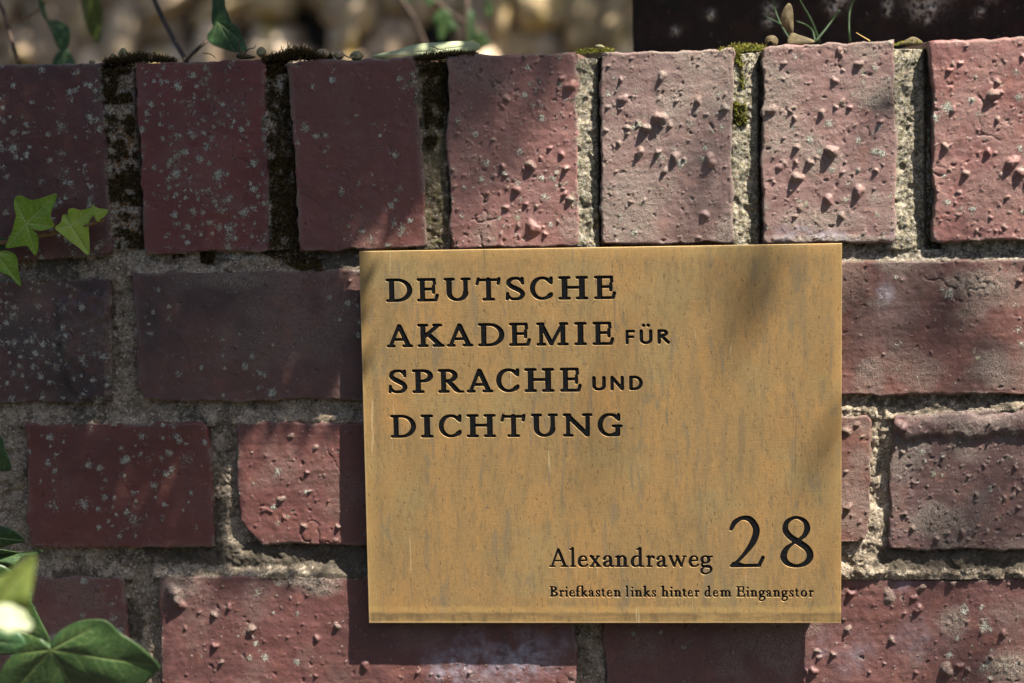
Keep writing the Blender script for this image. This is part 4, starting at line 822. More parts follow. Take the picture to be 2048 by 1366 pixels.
# ------------------------------------------------------------------ leaves
def leafmesh(outline, hub, y0, tips, ydir=(0, 0), dome=.05, fold=.03, n=132, m=26, rag=0.0, vw=.0006):
    o3 = np.array([P(a, b, y0) for a, b in outline]); h3 = P(hub[0], hub[1], y0)
    a2 = o3[:, [0, 2]] - h3[[0, 2]]
    cl = np.array(crom([tuple(q) for q in np.vstack([a2[-1:], a2, a2[:2]])], 8)); seg = cl[8:8 + 8 * len(a2)]
    L = np.concatenate([[0], np.cumsum(np.hypot(*np.diff(np.vstack([seg, seg[:1]]), axis=0).T))])
    tt = np.linspace(0, L[-1], n, endpoint=False); sg = np.vstack([seg, seg[:1]])
    ring = np.stack([np.interp(tt, L, sg[:, 0]), np.interp(tt, L, sg[:, 1])], -1)
    rr = (np.arange(m + 1) / m)
    G_ = ring[None] * rr[:, None, None]
    X = G_[..., 0]; Z = G_[..., 1]; size = np.abs(ring).max()
    tv = [np.array(P(a, b, y0))[[0, 2]] - h3[[0, 2]] for a, b in tips]
    v = np.zeros_like(X); fo = np.full_like(X, 1.0)
    for k, t_ in enumerate(tv):
        Lk = np.hypot(*t_); d = segd(X, Z, (0, 0), tuple(t_ * .96)); rad = np.hypot(X, Z) / Lk
        v = np.maximum(v, np.clip(1.2 - d / (vw * np.clip(1.15 - rad, .25, 1)), 0, 1)); fo = np.minimum(fo, d)
        pr = np.array([-t_[1], t_[0]]) / Lk
        for q in (.22, .40, .58, .74):
            for s_ in (-1, 1):
                a = t_ * q; e = a + (t_ / Lk * .62 + pr * s_ * .75) * Lk * .34 * (1.1 - q)
                v = np.maximum(v, .55 * np.clip(1.1 - segd(X, Z, tuple(a), tuple(e)) / (vw * .55), 0, 1))
    Y = y0 + X * ydir[0] + Z * ydir[1] - dome * size * (1 - rr[:, None] ** 2) * 1.0 + fold * size * np.exp(-fo / (size * .12)) \
        + size * .05 * (fbm(X + 5, Z + 5, size * .5, 91, 2) - .5) * 2 + .10 * size * (fbm(X + 9, Z + 9, size * 1.1, 92, 1) - .5) * rr[:, None]
    V = np.stack([X + h3[0], Y, Z + h3[2]], -1).reshape(-1, 3)
    i = np.arange(n); F = []
    for j in range(m):
        F.append(np.stack([j * n + i, j * n + (i + 1) % n, (j + 1) * n + (i + 1) % n, (j + 1) * n + i], -1))
    me = npmesh('leaf', V, np.concatenate(F), {'wear': np.stack([v, v * 0, v * 0, v * 0 + 1], -1).reshape(-1, 4)})
    return me
def leaf(parent, mat, outline, hub, y0, tips, label=None, **k):
    o = link('leaf', leafmesh(outline, hub, y0, tips, **k), mat, parent)
    if label: o['label'] = label
    sm = o.modifiers.new('thickness', 'SOLIDIFY'); sm.thickness = .0003; sm.offset = 0
    return o
ML1 = m_leaf('young_ivy_leaf', (0.27, 0.43, 0.035), (0.50, 0.60, 0.20), (0.20, 0.35, 0.025))
ML2 = m_leaf('yellow_ivy_leaf', (0.40, 0.52, 0.06), (0.54, 0.62, 0.22), (0.31, 0.45, 0.045))
MLS = m_leaf('sunlit_ivy_leaf', (0.15, 0.19, 0.04), (0.28, 0.31, 0.10), (0.10, 0.14, 0.028))
ML3 = m_leaf('dark_ivy_leaf', (0.040, 0.082, 0.026), (0.15, 0.20, 0.07), (0.026, 0.058, 0.018), 0.42, .12)
ML4 = m_leaf('blue_green_ivy_leaf', (0.07, 0.15, 0.06), (0.20, 0.27, 0.11), (0.045, 0.115, 0.05), 0.40, .3)
ML5 = m_leaf('pale_leaf', (0.62, 0.65, 0.42), (0.68, 0.70, 0.5), (0.52, 0.56, 0.34), 0.6, .35)
MST = m_simple('ivy_stem', (0.14, 0.075, 0.04), .7, 200, (0.22, 0.14, 0.05), bumps=.5)
MSD = m_simple('dark_stem', (0.035, 0.022, 0.018), .75, 200, (0.07, 0.045, 0.03), bumps=.4)
C = lambda pts: [(x / 5.692, 360 + y / 5.692) for x, y in pts]
iv = empty('ivy_sprig', tuple(P(60, 470, -.004))); tag(iv, 'ivy sprig with bright green lobed leaves against the upper left brick', 'ivy')
leaf(iv, ML1, C([(158,220),(215,175),(270,188),(340,222),(400,225),(500,195),(632,155),(635,215),(600,310),(580,400),(600,470),(618,525),(545,562),(470,576),(405,568),(350,535),(395,590),(430,640),(435,740),(402,860),(340,800),(300,752),(200,762),(60,775),(80,700),(130,600),(165,480),(180,400),(162,320)]), C([(295,495)])[0], -.014,
     C([(165,235),(625,165),(612,522),(400,850),(68,770)]), dome=-.02, fold=.05, n=220)
leaf(iv, ML2, C([(635,545),(690,480),(705,400),(755,402),(790,480),(765,400),(770,340),(820,320),(900,345),(1000,325),(1065,322),(1060,390),(1010,460),(1000,560),(1010,848),(900,772),(800,690),(720,625)]), C([(800,520)])[0], -.012,
     C([(1005,835),(1060,330),(720,410),(645,545)]), 'yellow green three lobed leaf, its tip pointing down', dome=-.02, fold=.06, ydir=(.2, .1), n=200)
leaf(iv, ML2, C([(1045,285),(1120,322),(1230,340),(1190,415),(1150,440),(1130,475),(1095,460),(1065,390)]), C([(1105,380)])[0], -.0145, C([(1220,345),(1050,290),(1120,465)]), 'small pale bud leaf at the shoot tip', m=12, n=80, vw=.0003)
leaf(iv, ML1, C([(-160,830),(0,815),(60,805),(150,840),(190,900),(210,1050),(237,1200),(190,1180),(100,1090),(0,1050),(-120,960)]), C([(-70,830)])[0], -.013, C([(228,1190),(-150,950),(120,850)]), dome=-.03, fold=.05)
leaf(iv, ML4, C([(-60,665),(0,655),(60,660),(85,710),(60,775),(0,795),(-70,760)]), C([(-50,700)])[0], -.008, C([(70,700),(-40,780)]), 'dark green leaf half behind the others', m=12, n=80)
def st(parent, pts, rad, mat=MST, name='stem'):
    return tube(name, [P(a, b, y) for a, b, y in pts], rad, mat, parent)
st(iv, [(-30,490,-.010),(40,480,-.009),(78,472,-.009),(108,466,-.0085),(122,461,-.0085)], .0013); st(iv, [(122,461,-.0085),(160,455,-.009),(185,447,-.011),(208,440,-.012)], [.0011,.0008,.0009,.0007], MST)
st(iv, [(52,447,-.0125),(62,462,-.010),(75,473,-.009)], .0005, MST, 'leaf_stalk')
# lower left, out of focus in front of the wall
iv2 = empty('ivy_plant', tuple(P(40, 1340, -.15))); tag(iv2, 'large dark green ivy leaves in front of the wall at its lower left corner', 'ivy')
leaf(iv2, ML3, [(100,1285),(118,1264),(150,1246),(185,1241),(212,1247),(236,1272),(262,1290),(286,1312),(309,1345),(296,1362),(270,1390),(220,1440),(150,1480),(60,1470),(0,1430),(-6,1370),(8,1330),(40,1298),(75,1278),(95,1290)], (101,1300), -.16, [(303,1345),(165,1470),(10,1400),(200,1250),(30,1310)], 'broad glossy leaf with pale veins', dome=.02, fold=.03, n=170, vw=.0008, ydir=(.15, -.25))
leaf(iv2, ML3, [(-60,1180),(0,1165),(50,1170),(62,1200),(80,1240),(100,1288),(60,1300),(0,1310),(-60,1290)], (-40,1230), -.11, [(95,1285),(50,1180),(0,1300)], dome=.03)
leaf(iv2, ML3, [(-50,1040),(0,1052),(26,1060),(49,1083),(20,1090),(0,1096),(-50,1100)], (-40,1070), -.05, [(46,1082),(0,1094)], m=12, n=90)
leaf(iv2, ML3, [(-60,1092),(0,1098),(30,1108),(56,1108),(80,1104),(72,1112),(40,1118),(20,1140),(-10,1160),(-60,1160)], (-50,1120), -.06, [(76,1106),(10,1140)], dome=.05, fold=.2, m=12, n=110)
leaf(iv2, ML4, [(-60,1255),(0,1262),(40,1266),(52,1290),(20,1302),(-60,1305)], (-40,1280), -.17, [(48,1286),(0,1300)], m=12, n=90)
leaf(iv2, ML3, [(-40,850),(0,872),(10,895),(22,930),(20,941),(0,943),(-40,940)], (-35,900), -.03, [(21,937),(0,880)], m=12, n=90)
leaf(iv2, ML3, [(-60,1120),(0,1128),(30,1150),(60,1190),(50,1230),(0,1240),(-60,1230)], (-50,1170), -.10, [(55,1200),(20,1150)], m=12, n=90)
iv3 = empty('ivy_shoot', tuple(P(10, 1300, -.33))); tag(iv3, 'sunlit yellow green ivy shoot, blurred, nearest to the camera at the left edge', 'ivy')
leaf(iv3, MLS, [(-40,1180),(0,1155),(30,1132),(57,1118),(58,1160),(54,1205),(50,1232),(20,1250),(-40,1262)], (-30,1230), -.33, [(56,1124),(48,1225)], dome=.01, fold=.1, ydir=(.2, .15), m=14, n=90)
leaf(iv3, ML5, [(-10,1216),(14,1212),(30,1218),(44,1224),(54,1236),(66,1250),(56,1260),(40,1258),(20,1262),(0,1254),(-10,1250)], (25,1238), -.335, [(68,1254),(40,1220)], 'pale young leaf lit white by the sun', dome=.01, ydir=(.1, .5), m=14, n=90)
st(iv3, [(-40,1300,-.33),(-20,1262,-.33),(10,1240,-.33)], .0012); st(iv2, [(-40,1420,-.14),(20,1360,-.13),(60,1320,-.12),(98,1300,-.155)], .0012, MSD); st(iv2, [(-60,1000,-.04),(-30,1080,-.05),(-35,1250,-.1),(-40,1420,-.14)], .0015, MSD)

# ------------------------------------------------------------------ small things lying on the wall top
pl5 = leafmesh([(742,113),(770,105),(800,98),(830,88),(880,84),(920,82),(950,84),(961,92),(950,104),(920,116),(860,122),(790,122)], (850,104), .045, [(744,112),(958,90)], dome=.12, n=120, m=14, vw=.0004)
o = link('fallen_leaf', pl5, ML5, None); sm = o.modifiers.new('thickness', 'SOLIDIFY'); sm.thickness = .0005; tag(o, 'pale green fallen leaf lying on edge on the wall top', 'leaf')
MPD = m_simple('seed_husk', (0.30, 0.215, 0.125), .75, 500, (0.48, 0.36, 0.22), bumps=.5, bd=.0004)
MPO = m_simple('olive_husk', (0.22, 0.19, 0.10), .75, 600, (0.32, 0.28, 0.16), bumps=.5, bd=.0004)
def nut(px, py, rx, rz, mat, label, y=.006, tail=None, grp=None):
    c = P(px, py, y); a = rx * PXM; b_ = rz * PXM; V = []; F = []; n, m = 18, 12
    for j in range(m + 1):
        th = math.pi * j / m
        for i in range(n):
            ph = 2 * math.pi * i / n; k = 1 + .05 * math.sin(3 * ph + px) + .05 * math.sin(5 * th + 2 * ph)
            V.append((c[0] + a * k * math.sin(th) * math.cos(ph), c[1] + a * k * math.sin(th) * math.sin(ph), c[2] + b_ * math.cos(th) * k))
    for j in range(m):
        for i in range(n): F.append((j * n + i, (j + 1) * n + i, (j + 1) * n + (i + 1) % n, j * n + (i + 1) % n))
    me = mesh_py('seed_husk', V, F); o = link('seed_husk', me, mat); tag(o, label, 'seed husk', 'seed husks on the wall top')
    if tail:
        pts = [P(*q) for q in tail]; T_ = tube('stalk', pts, .0004, MPD); T_.parent = o
    return o
nut(246, 107, 9, 11, MPO, 'round olive seed husk standing highest in the left moss cushion')
nut(300, 112, 7, 10, MPD, 'upright brown seed husk in the right half of the left moss cushion')
nut(226, 113, 6, 6, MPO, 'small grey husk at the left edge of the left moss cushion')
nut(184, 124, 7, 4, MPD, 'flat yellowish husk on the leftmost brick top')
nut(645, 108, 14, 10, MPD, 'larger beige seed husk at the right end of the big moss cushion')
nut(678, 110, 11, 9, MPD, 'round beige seed husk with a short pale stalk', tail=[(688,110,.003),(698,115,.001),(706,114,0)])
nut(714, 112, 14, 10, MPO, 'domed grey green seed husk just left of the pale fallen leaf')
nut(522, 104, 10, 10, MPO, 'dark round husk at the left end of the big moss cushion')
nut(1199, 94, 10, 5, MPO, 'flat green husk in the short moss tuft')
nut(1706, 215, 0.1, 0.1, MPD, 'tiny husk') if False else None
MDL = m_simple('dry_leaf', (0.19, 0.15, 0.08), .7, 160, (0.11, 0.085, 0.045), bumps=.3, trans=.3)
def dryleaf(outline, y, label, dome=.25, ydir=(0, 0)):
    me = leafmesh(outline, tuple(np.mean(outline, 0)), y, [outline[0], outline[len(outline) // 2]], dome=dome, n=60, m=8, vw=.0003, ydir=ydir)
    o = link('dry_leaf', me, MDL); sm = o.modifiers.new('thickness', 'SOLIDIFY'); sm.thickness = .0003; return tag(o, label, 'dry leaf')
dryleaf([(1578,6),(1585,16),(1587,40),(1586,66),(1574,62),(1563,48),(1561,34),(1568,16)], .06, 'upright beige dry leaf tip in front of the dark pier', .2)
dryleaf([(1583,66),(1600,70),(1618,76),(1630,84),(1605,90),(1575,88)], .05, 'folded beige dry leaf lying on the wall top', .2, (0, .5))
dryleaf([(1530,78),(1536,72),(1548,71),(1556,79),(1554,90),(1546,90),(1545,82),(1538,80),(1534,88),(1529,86)], .012, 'small curled beige husk behind the yellow moss tuft', .4)
dryleaf([(1795,88),(1810,80),(1826,73),(1838,77),(1846,86),(1830,92),(1812,92)], .012, 'cream curled petal on the joint at the right end of the wall top', .5, (.2, .8))
dryleaf([(472,112),(482,104),(500,110),(512,114),(500,118),(480,118)], .01, 'orange brown leaf scrap left of the big moss cushion', .3)
MTW = m_simple('dry_twig', (0.10, 0.06, 0.03), .8); MSTR = m_simple('straw', (0.42, 0.30, 0.10), .7)
MGR = m_simple('grass_blade', (0.025, 0.055, 0.015), .5, 200, (0.018, 0.04, 0.012), trans=.2)
def twig(pts, r, mat, label, cat='twig', name='twig', group=None):
    q = crom([tuple(P(*p)) for p in pts], 5); n = len(q); return tag(tube(name, q, [r * (1 - .6 * i / n) for i in range(n)], mat, None, 6), label, cat, group)
twig([(484,118,.004),(480,100,.004),(478,86,.005),(484,79,.005)], .0005, MTW, 'thin curled dark twig standing left of the big moss cushion')
twig([(486,112,.003),(498,98,.003),(508,96,.004),(511,90,.004)], .0004, MTW, 'short hooked twig beside the big moss cushion')
twig([(574,112,.006),(576,95,.006),(575,83,.006)], .0004, MTW, 'fine upright bristle in the big moss cushion')
twig([(1740,82,.03),(1725,73,.03),(1712,65,.03)], .0004, MSTR, 'yellow straw lying on the wall top before the pier', 'straw', 'straw')
twig([(405,106,.004),(420,108,.004),(432,116,.003)], .0005, MSTR, 'orange brown stalk scrap on the second brick top')
twig([(862,92,.01),(880,99,.01),(895,101,.008)], .0003, MTW, 'fine bristle lying on the moss beside the pale leaf')
for i, q in enumerate([[(1590,86,.08),(1575,60,.085),(1555,45,.09),(1530,33,.09)], [(1580,80,.09),(1562,50,.095),(1550,20,.1),(1540,-15,.1)], [(1630,84,.09),(1625,62,.095),(1612,50,.1),(1592,42,.1)],
                       [(1630,84,.09),(1650,60,.095),(1665,40,.1),(1680,20,.1)], [(1640,86,.1),(1622,40,.1),(1605,10,.1),(1596,-10,.1)], [(1700,84,.1),(1698,60,.1),(1700,20,.11),(1712,-10,.11)]]):
    twig(q, .0008, MGR, ['low arching', 'tall upright', 'short hooked', 'right leaning', 'thin tall', 'single faint'][i] + ' green grass blade before the dark pier', 'grass', 'grass_blade', 'grass blades before the pier')

# ------------------------------------------------------------------ ivy behind the wall
ivb = empty('ivy_vine', tuple(P(430, 110, .10))); tag(ivb, 'grey green ivy leaf on a dark stem just behind the wall top', 'ivy')
leaf(ivb, ML4, [(424,60),(430,46),(450,44),(462,44),(478,58),(487,78),(495,102),(470,104),(440,96),(420,86),(414,72)], (436,44), .10, [(470,102),(424,80),(486,84)], dome=.04)
leaf(ivb, ML4, [(426,-30),(444,-30),(450,0),(452,30),(462,44),(448,50),(436,46),(424,48),(424,10)], (438,-20), .10, [(438,46),(455,40)], 'narrow leaf seen from its edge', dome=.05, m=12, n=90)
st(ivb, [(366,128,.10),(385,108,.10),(402,92,.10),(415,82,.10)], .0011, MSD); st(ivb, [(300,-20,.16),(322,30,.15),(345,75,.13),(366,112,.11),(380,135,.1)], .0016, MSD)
ivc = empty('ivy_vine', tuple(P(120, 130, .2))); tag(ivc, 'dark hanging ivy stem with narrow deep green leaves at the top left', 'ivy')
leaf(ivc, ML4, [(76,-10),(88,10),(92,30),(100,45),(120,42),(138,56),(140,80),(132,100),(118,98),(108,75),(96,50),(80,20)], (96,40), .2, [(130,92),(82,10),(136,56)], dome=.05)
leaf(ivc, ML4, [(105,125),(116,104),(134,100),(148,120),(152,140),(110,140)], (128,104), .2, [(112,135),(146,132)], m=12, n=90)
leaf(ivc, MLS, [(160,-20),(190,-20),(200,10),(203,45),(196,86),(180,70),(168,40),(162,10)], (182,-10), .26, [(193,80),(166,30)], 'pale green hanging leaf', dome=.05)
st(ivc, [(-20,-30,.2),(5,20,.2),(22,75,.19),(42,140,.18)], .0014, MSD); st(ivc, [(8,42,.22),(45,40,.22),(75,22,.22),(90,5,.22)], .0009, MST)
ivd = empty('ivy_vine', tuple(P(900, 110, .5))); tag(ivd, 'blurred green ivy leaves behind the pale fallen leaf', 'ivy')
for (x, y, a, b_, mt) in ((888,48,24,28,ML3),(940,60,11,38,ML4),(962,84,18,18,ML3),(978,18,10,16,ML3),(812,0,10,9,ML3),(860,2,11,8,ML4),(700,-14,14,12,ML3)):
    leaf(ivd, mt, [(x + a * math.cos(t_ * .785 + .4) * (1.25, .8, .95, .75, 1.1, .8, 1.2, .7)[t_], y + b_ * math.sin(t_ * .785 + .4) * (1.0, .8, 1.35, .7, .8, 1.1, 1.0, .8)[t_]) for t_ in range(8)], (x, y - b_ * .3), .5, [(x, y + b_)], m=8, n=60)
st(ivd, [(790,-20,.5),(830,40,.5),(850,90,.5),(870,140,.5)], .0022, MSD); st(ivd, [(850,-20,.52),(890,20,.52),(925,45,.52),(940,60,.5)], .0022, MSD); st(ivd, [(935,-20,.5),(932,60,.5),(930,140,.5)], .002, MSD)

# ------------------------------------------------------------------ pier behind the right end of the wall
PI = empty('brick_pier', tuple(P(1660, 60, .235))); tag(PI, 'very dark mossy brick pier with grey lichen behind the right end of the wall', 'pier')
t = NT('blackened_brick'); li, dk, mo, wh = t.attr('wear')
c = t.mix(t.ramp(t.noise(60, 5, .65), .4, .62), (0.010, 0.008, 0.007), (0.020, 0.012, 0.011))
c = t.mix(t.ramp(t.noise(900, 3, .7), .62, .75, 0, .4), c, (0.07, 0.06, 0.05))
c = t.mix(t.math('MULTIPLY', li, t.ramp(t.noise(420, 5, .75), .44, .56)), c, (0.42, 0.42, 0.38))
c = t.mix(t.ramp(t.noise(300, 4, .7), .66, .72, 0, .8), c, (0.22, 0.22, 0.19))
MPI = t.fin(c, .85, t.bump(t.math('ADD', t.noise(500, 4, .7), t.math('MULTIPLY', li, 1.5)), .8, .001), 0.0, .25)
yp = .165
def pblock(px0, px1, z0, z1, li_spots=()):
    x0 = P(px0, 60, yp)[0]; x1 = P(px1, 60, yp)[0]; nx = int((x1 - x0) / .0012); nz = int((z1 - z0) / .0012)
    u, v = np.meshgrid(np.linspace(0, 1, nx), np.linspace(0, 1, nz)); X = x0 + (x1 - x0) * u; Z = z0 + (z1 - z0) * v
    d = np.minimum(np.minimum(u, 1 - u) * (x1 - x0), np.minimum(v, 1 - v) * (z1 - z0))
    Y = yp + .003 * (1 - np.sqrt(np.clip(1 - np.clip(1 - d / .003, 0, 1) ** 2, 0, 1))) - (fbm(X, Z, .02, 401, 4) - .5) * .004 - (vn(X, Z, .003, 402) - .5) * .0008
    li = np.zeros_like(X)
    for a, b_, r in li_spots: p = P(a, b_, yp); li = np.maximum(li, np.exp(-((X - p[0]) ** 2 + (Z - p[2]) ** 2) / (r * PXM) ** 2)); 
    Y -= li * .002 * fbm(X, Z, .003, 403, 2)
    V = np.stack([X, Y, Z], -1).reshape(-1, 3); F = gridF(nx, nz); idx = np.arange(nx * nz).reshape(nz, nx)
    loop = np.concatenate([idx[0, :-1], idx[:-1, -1], idx[-1, :0:-1], idx[:0:-1, 0]]); L = V[loop].copy(); L[:, 1] = .40
    cur = nx * nz + np.arange(len(loop)); F = np.concatenate([F, np.stack([loop, cur, np.roll(cur, -1), np.roll(loop, -1)], -1)])
    att = np.stack([li, li * 0, li * 0, li * 0], -1).reshape(-1, 4); V = np.concatenate([V, L]); att = np.concatenate([att, np.zeros((len(loop), 4))])
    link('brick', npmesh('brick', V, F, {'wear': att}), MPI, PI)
zt = P(1300, 60, yp)[2]
SPOT = [(1850,-5,34),(1838,20,18),(1862,18,14),(1852,38,10),(1675,-4,22),(1665,20,12),(1775,8,10),(1776,24,8),(1540,20,14),(1536,45,10),(1960,24,9),(1860,-30,40),(1420,30,10),(1350,62,9),(1980,-10,14)]
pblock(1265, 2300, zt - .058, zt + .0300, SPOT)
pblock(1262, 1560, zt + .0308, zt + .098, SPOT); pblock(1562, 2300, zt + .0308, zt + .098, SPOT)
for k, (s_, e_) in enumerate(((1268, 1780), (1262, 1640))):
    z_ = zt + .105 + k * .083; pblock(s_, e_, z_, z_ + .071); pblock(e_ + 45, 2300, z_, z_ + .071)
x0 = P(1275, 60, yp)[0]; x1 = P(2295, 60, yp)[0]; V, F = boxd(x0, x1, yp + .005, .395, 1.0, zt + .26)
pcm = mesh_py('mortar', V, F); link('mortar', pcm, m_simple('dark_mortar', (.05, .045, .04), .9), PI, False)

# ------------------------------------------------------------------ background: rough upright stones of a garden bank
YB = 1.45
BG = empty('stone_wall', (0, YB + .1, 0)); tag(BG, 'blurred rough stone wall with yellow lichen behind the brick wall', 'wall')
t = NT('rough_stone'); oc, rn = t.ocol()
c = t.mix(t.ramp(t.noise(16, 5, .6, vec=t.map(t.pos, (1.6, 1, .7))), .46, .70, 0, .8), oc, (0.17, 0.13, 0.095))
c = t.mix(t.ramp(t.noise(11, 4, .6, vec=t.map(t.pos, (1.8, 1, .8))), .56, .66, 0, .75), c, (0.46, 0.33, 0.07))
c = t.mix(t.ramp(t.noise(30, 4, .6), .62, .72, 0, .5), c, (0.075, 0.055, 0.04))
MSTN = t.fin(c, .9, t.bump(t.noise(60, 5, .6), .6, .01), 0.0, .2)
smesh = []
for s in range(8):
    rg = np.random.default_rng(900 + s); n, m = 14, 14; u, v = np.meshgrid(np.linspace(-1, 1, n), np.linspace(-1, 1, m))
    k = np.maximum(np.abs(u), np.abs(v)); rr_ = k / np.maximum(np.hypot(u, v), 1e-6); sq = .45
    X = u * (1 - sq + sq * rr_) * .5; Z = v * (1 - sq + sq * rr_) * .5
    X = X + (vn(X + 3, Z + 3, .35, s) - .5) * .14; Z = Z + (vn(X + 7, Z + 3, .35, s + 50) - .5) * .14
    Y = -.5 * np.sqrt(np.clip(1 - k ** 2.5, 0, 1)) * (.7 + .6 * fbm(X + 2, Z + 2, .4, s + 80, 3)) + .3
    smesh.append(npmesh('stone', np.stack([X, Y, Z], -1).reshape(-1, 3), gridF(n, m)))
for me in smesh: me.polygons.foreach_set('use_smooth', np.ones(len(me.polygons), bool)); me.materials.append(MSTN)
rg = random.Random(5); z = 0.05; cols = [(.56,.43,.30),(.46,.34,.23),(.66,.52,.37),(.34,.25,.17),(.54,.40,.23)]
def stone(x, y, z, w_, h_, r_):
    o = bpy.data.objects.new('stone', rg.choice(smesh)); COL.objects.link(o); o.parent = BG; o.matrix_parent_inverse = Matrix.Translation(-Vector(BG.location))
    o.location = (x, y, z); o.scale = (w_, .09, h_); o.rotation_euler = (0, r_, 0); o.color = (*rg.choice(cols), 1)
while z < 2.0:
    hh = rg.uniform(.09, .15); x = -1.5
    while x < 1.5:
        ww = rg.uniform(.1, .22)
        if not (1.3 < z + hh / 2 < 1.66 and -.9 < x < .8): stone(x + ww / 2, YB + rg.uniform(-.015, .02), z + hh / 2, ww * 1.06, hh * 1.1, rg.uniform(-.2, .2))
        x += ww
    z += hh
for k in range(460):
    stone(rg.uniform(-.9, .85), YB + rg.uniform(-.008, .022), rg.uniform(1.30, 1.72), rg.uniform(.03, .085), rg.uniform(.05, .15), rg.gauss(.2, .5))
V, F = boxd(-1.6, 1.6, YB + .035, YB + .3, 0, 2.0); link('core', mesh_py('core', V, F), m_simple('dark_earth', (.035, .03, .025), .95), BG, False)

# ------------------------------------------------------------------ ground
def sheet(name, x0, x1, y0, y1, z, mat):
    o = link(name, mesh_py(name, [(x0, y0, z), (x1, y0, z), (x1, y1, z), (x0, y1, z)], [(0, 1, 2, 3)]), mat, None, False); o['kind'] = 'structure'; return o
MSO = m_simple('garden_soil', (.05, .04, .028), .95, 6, (.035, .05, .02), bumps=.6, bd=.01)
sheet('ground', -60, 60, -60, 60, 0, MSO)
MPV = m_simple('pale_paving', (.06, .056, .05), .9, 14, (.045, .043, .04), bumps=.4, bd=.004)
sheet('pavement', -30, 30, -4.2, -.05, .004, MPV)

V = []; F = []; rgh = np.random.default_rng(4)  # unseen leafy screen added to cut the sky light reaching the wall
for (a, b_, axis) in ((-9, 9, 0),):
    n, m = 90, 34; u, v = np.meshgrid(np.linspace(a, b_, n), np.linspace(0, 2.9, m))
    Y = -4.3 - .35 * np.sqrt(np.clip(1 - (v / 2.9 * 2 - 1) ** 6, 0, 1)) * -1 + (fbm(u + 40, v + 40, .5, 5, 4) - .5) * .5
    H = np.stack([u, Y, v + (fbm(u + 9, v + 9, .4, 6, 2) - .5) * .3 * (v > 2.5)], -1).reshape(-1, 3); HB = H.copy(); HB[:, 1] = -5.6
    FH = gridF(n, m); me = npmesh('sky_blocker', np.concatenate([H, HB]), np.concatenate([FH, FH + n * m, np.stack([np.arange(n - 1) + (m - 1) * n, np.arange(1, n) + (m - 1) * n, np.arange(1, n) + (2 * m - 1) * n, np.arange(n - 1) + (2 * m - 1) * n], -1)]))
    tag(link('sky_blocker', me, m_simple('sky_blocker_leaves', (.045, .075, .02), .7, 12, (.02, .035, .01), bumps=1, bd=.05)), 'tall green hedge added behind the viewer, unseen, to block sky light', 'sky_blocker')

# ------------------------------------------------------------------ overhanging shrub above the frame: shades the left of the wall
MSH = m_simple('shrub_leaf', (.06, .12, .03), .45, 60, (.04, .09, .02), trans=.12)
SHB = empty('overhanging_shrub', (1.5, .75, 0)); tag(SHB, 'leafy shrub branches reaching over the wall from behind', 'shrub')
def el(px, py, cx, cy, rx, ry, p=2.0): return np.exp(-((((px - cx) / rx) ** 2 + ((py - cy) / ry) ** 2) ** p))
def lit(px, py):
    L = sst(-1, 1, (px - (1090 - (py - 100) * .66)) / 230) * (py < 560)                       # sunny top right
    L = np.maximum(L, sst(668, 700, px) * (py >= 470) * 1.0)
    L = np.maximum(L, sst(455, 480, px) * sst(828, 846, py) * (py < 1125) * (px < 760))
    L = np.maximum(L, sst(300, 330, px) * sst(1138, 1158, py))
    L = np.maximum(L, .35 * el(px, py, 700, 745, 90, 60)); L = np.maximum(L, .3 * el(px, py, 250, 1270, 60, 120))
    L = np.maximum(L, .2 * el(px, py, 330, 960, 130, 130))
    L = np.maximum(L, .8 * el(px, py, 225, 1330, 70, 60))
    for (a, b_, c_, d_, s_) in ((1730,580,50,60,.7),(1900,640,80,160,.72),(1970,1010,160,110,.45),(1950,1280,110,70,.5),(1420,330,45,150,.5),(1560,150,50,60,.3),(1735,130,50,30,.2),(1765,205,34,30,.9),(1850,1130,150,16,.5),(1130,140,40,60,.3),(1240,170,40,50,.25),(1440,660,80,130,.5),(1600,1000,60,150,.4),(1180,950,60,120,.35)):
        L = L * (1 - s_ * el(px, py, a, b_, c_, d_, 1.3))
    return np.clip(L, 0, 1)
V = []; F = []
def addleaf(p, s_, rg):
    ux, uy = unP(np.array(p[0]), np.array(p[2]), p[1])
    if p[1] > CAM[1] + .05 and -120 < ux < 2170 and -110 < uy < 1500: return
    a = Vector((rg.gauss(0, 1), rg.gauss(0, 1), rg.gauss(0, 1))).normalized(); sv = Vector(SUNV)
    nrm = (sv * 1.1 + a * .8).normalized(); u = nrm.cross(a).normalized(); v = nrm.cross(u); i = len(V); p = Vector(p)
    V.extend([p - u * s_, p - v * s_ * .62 - u * s_ * .1, p + u * s_, p + v * s_ * .62 - u * s_ * .1, p - v * s_ * .45 + u * s_ * .55, p + v * s_ * .45 + u * s_ * .55])
    F.append((i, i + 1, i + 4, i + 2, i + 5, i + 3))
rg = random.Random(3); N = 60000
qx = RNG.uniform(-900, 2500, N); qy = RNG.uniform(-150, 2300, N); sh = 1 - lit(qx, qy)
sh = np.where((qx > 2150) | (qy > 1600), .0, sh)
keepm = RNG.random(N) < sh ** 2 * .62
pts = PX(qx[keepm], qy[keepm], 0.0)
tt_ = np.where(qx[keepm] > 800 + RNG.uniform(-60, 60, len(pts)), RNG.uniform(1.7, 2.5, len(pts)), RNG.uniform(.50, .80, len(pts)))
for p, t_ in zip(pts, tt_): addleaf(p + SUNV * max(t_, (ZB + .36 - p[2]) / SUNV[2] + t_ * .3), rg.uniform(.0035, .0065), rg)
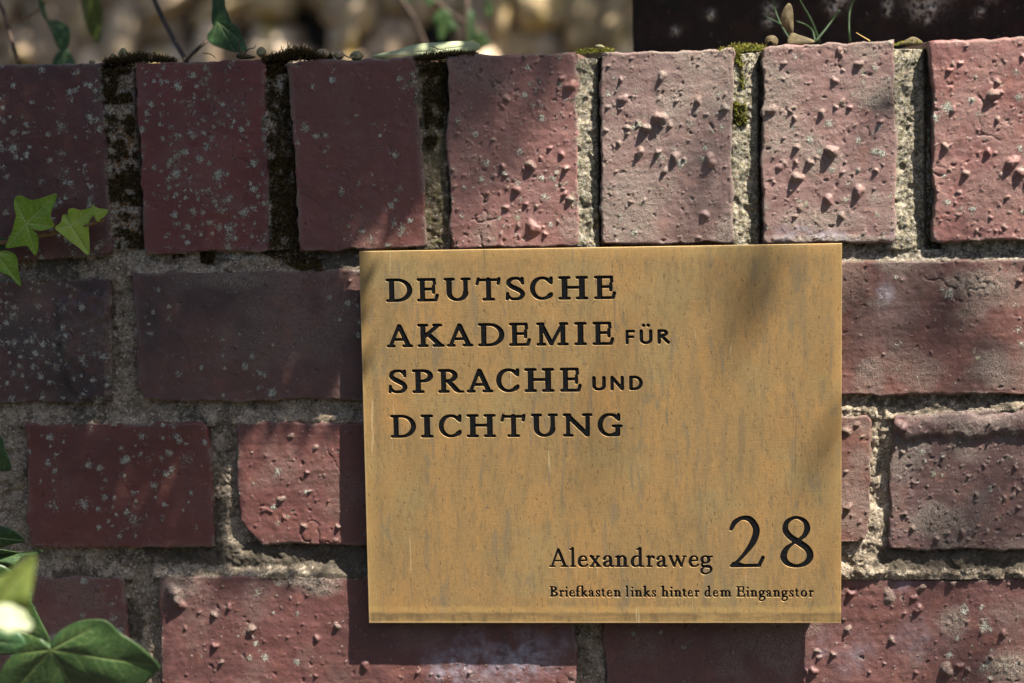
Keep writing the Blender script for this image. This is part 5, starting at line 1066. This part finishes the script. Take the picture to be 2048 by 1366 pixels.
for _ in range(5200):
    u_ = rg.uniform(-300, 1130); p = P(u_, 118 - max(0, u_ - 200) * .012, 0); p[1] = rg.uniform(-.002, .30); p[2] += rg.uniform(-.002, .03)
    if rg.random() < .9 - .55 * math.exp(-((u_ - 850) / 130) ** 2): addleaf(p + SUNV * rg.uniform(.30, .6), rg.uniform(.005, .008), rg)
# the canopy's part that shades the pier and the bank behind
NP = 2600; qx = RNG.uniform(1200, 2600, NP); qy = RNG.uniform(-250, 140, NP); pts = PX(qx, qy, yp)
for p in pts: addleaf(p + SUNV * RNG.uniform(.22, .50), rg.uniform(.006, .010), rg)
def litb(px, py):
    L = np.zeros_like(px)
    for (a, b_, c_, d_) in ((290,30,30,26),(350,45,15,45),(466,40,11,32),(515,78,28,28),(602,55,18,34),(612,92,30,14),(655,22,9,22),(990,75,36,50),(1045,40,40,70),(1090,80,40,40),(1166,15,12,24),(64,72,12,20),(5,2,12,12),(215,66,18,10),(740,10,16,20),(56,105,16,10),(820,8,12,12)):
        L = np.maximum(L, el(px, py, a, b_, c_ * 1.5, d_ * 1.6, 1.6))
    return L
NQ = 19000; qx = RNG.uniform(-300, 1500, NQ); qy = RNG.uniform(-500, 260, NQ); sh = 1 - litb(qx, qy); m_ = RNG.random(NQ) < sh ** 4 * .6
pts = PX(qx[m_], qy[m_], YB - .03)
for p in pts: addleaf(p + SUNV * RNG.uniform(.30, .55), rg.uniform(.005, .0075), rg)
cr = mesh_py('crown', V, F); o = link('crown', cr, MSH, SHB, False); o['kind'] = 'stuff'
tube('trunk', [(1.5, .75, 0), (1.46, .74, .9), (1.38, .72, 1.6), (1.2, .65, 2.1)], [.035, .03, .026, .02], MSD, SHB, 10)
for q in ([(1.38,.72,1.6),(1.1,.4,1.95),(.7,.1,2.05),(.35,-.1,1.95),(0,-.2,1.9)], [(1.2,.65,2.1),(.9,.8,2.15),(.5,1.0,2.1),(.1,1.15,2.05),(-.3,1.2,2.0)], [(1.1,.4,1.95),(.6,.35,2.1),(.2,.1,2.15),(-.1,-.2,2.0)], [(1.2,.65,2.1),(1.3,.3,2.6),(1.1,-.2,3.0),(.8,-.5,3.15)], [(1.3,.3,2.6),(.8,.0,2.9),(.4,-.4,3.0),(.0,-.5,2.9)]):
    tube('branch', crom(q, 5), .0022, MSD, SHB, 7)
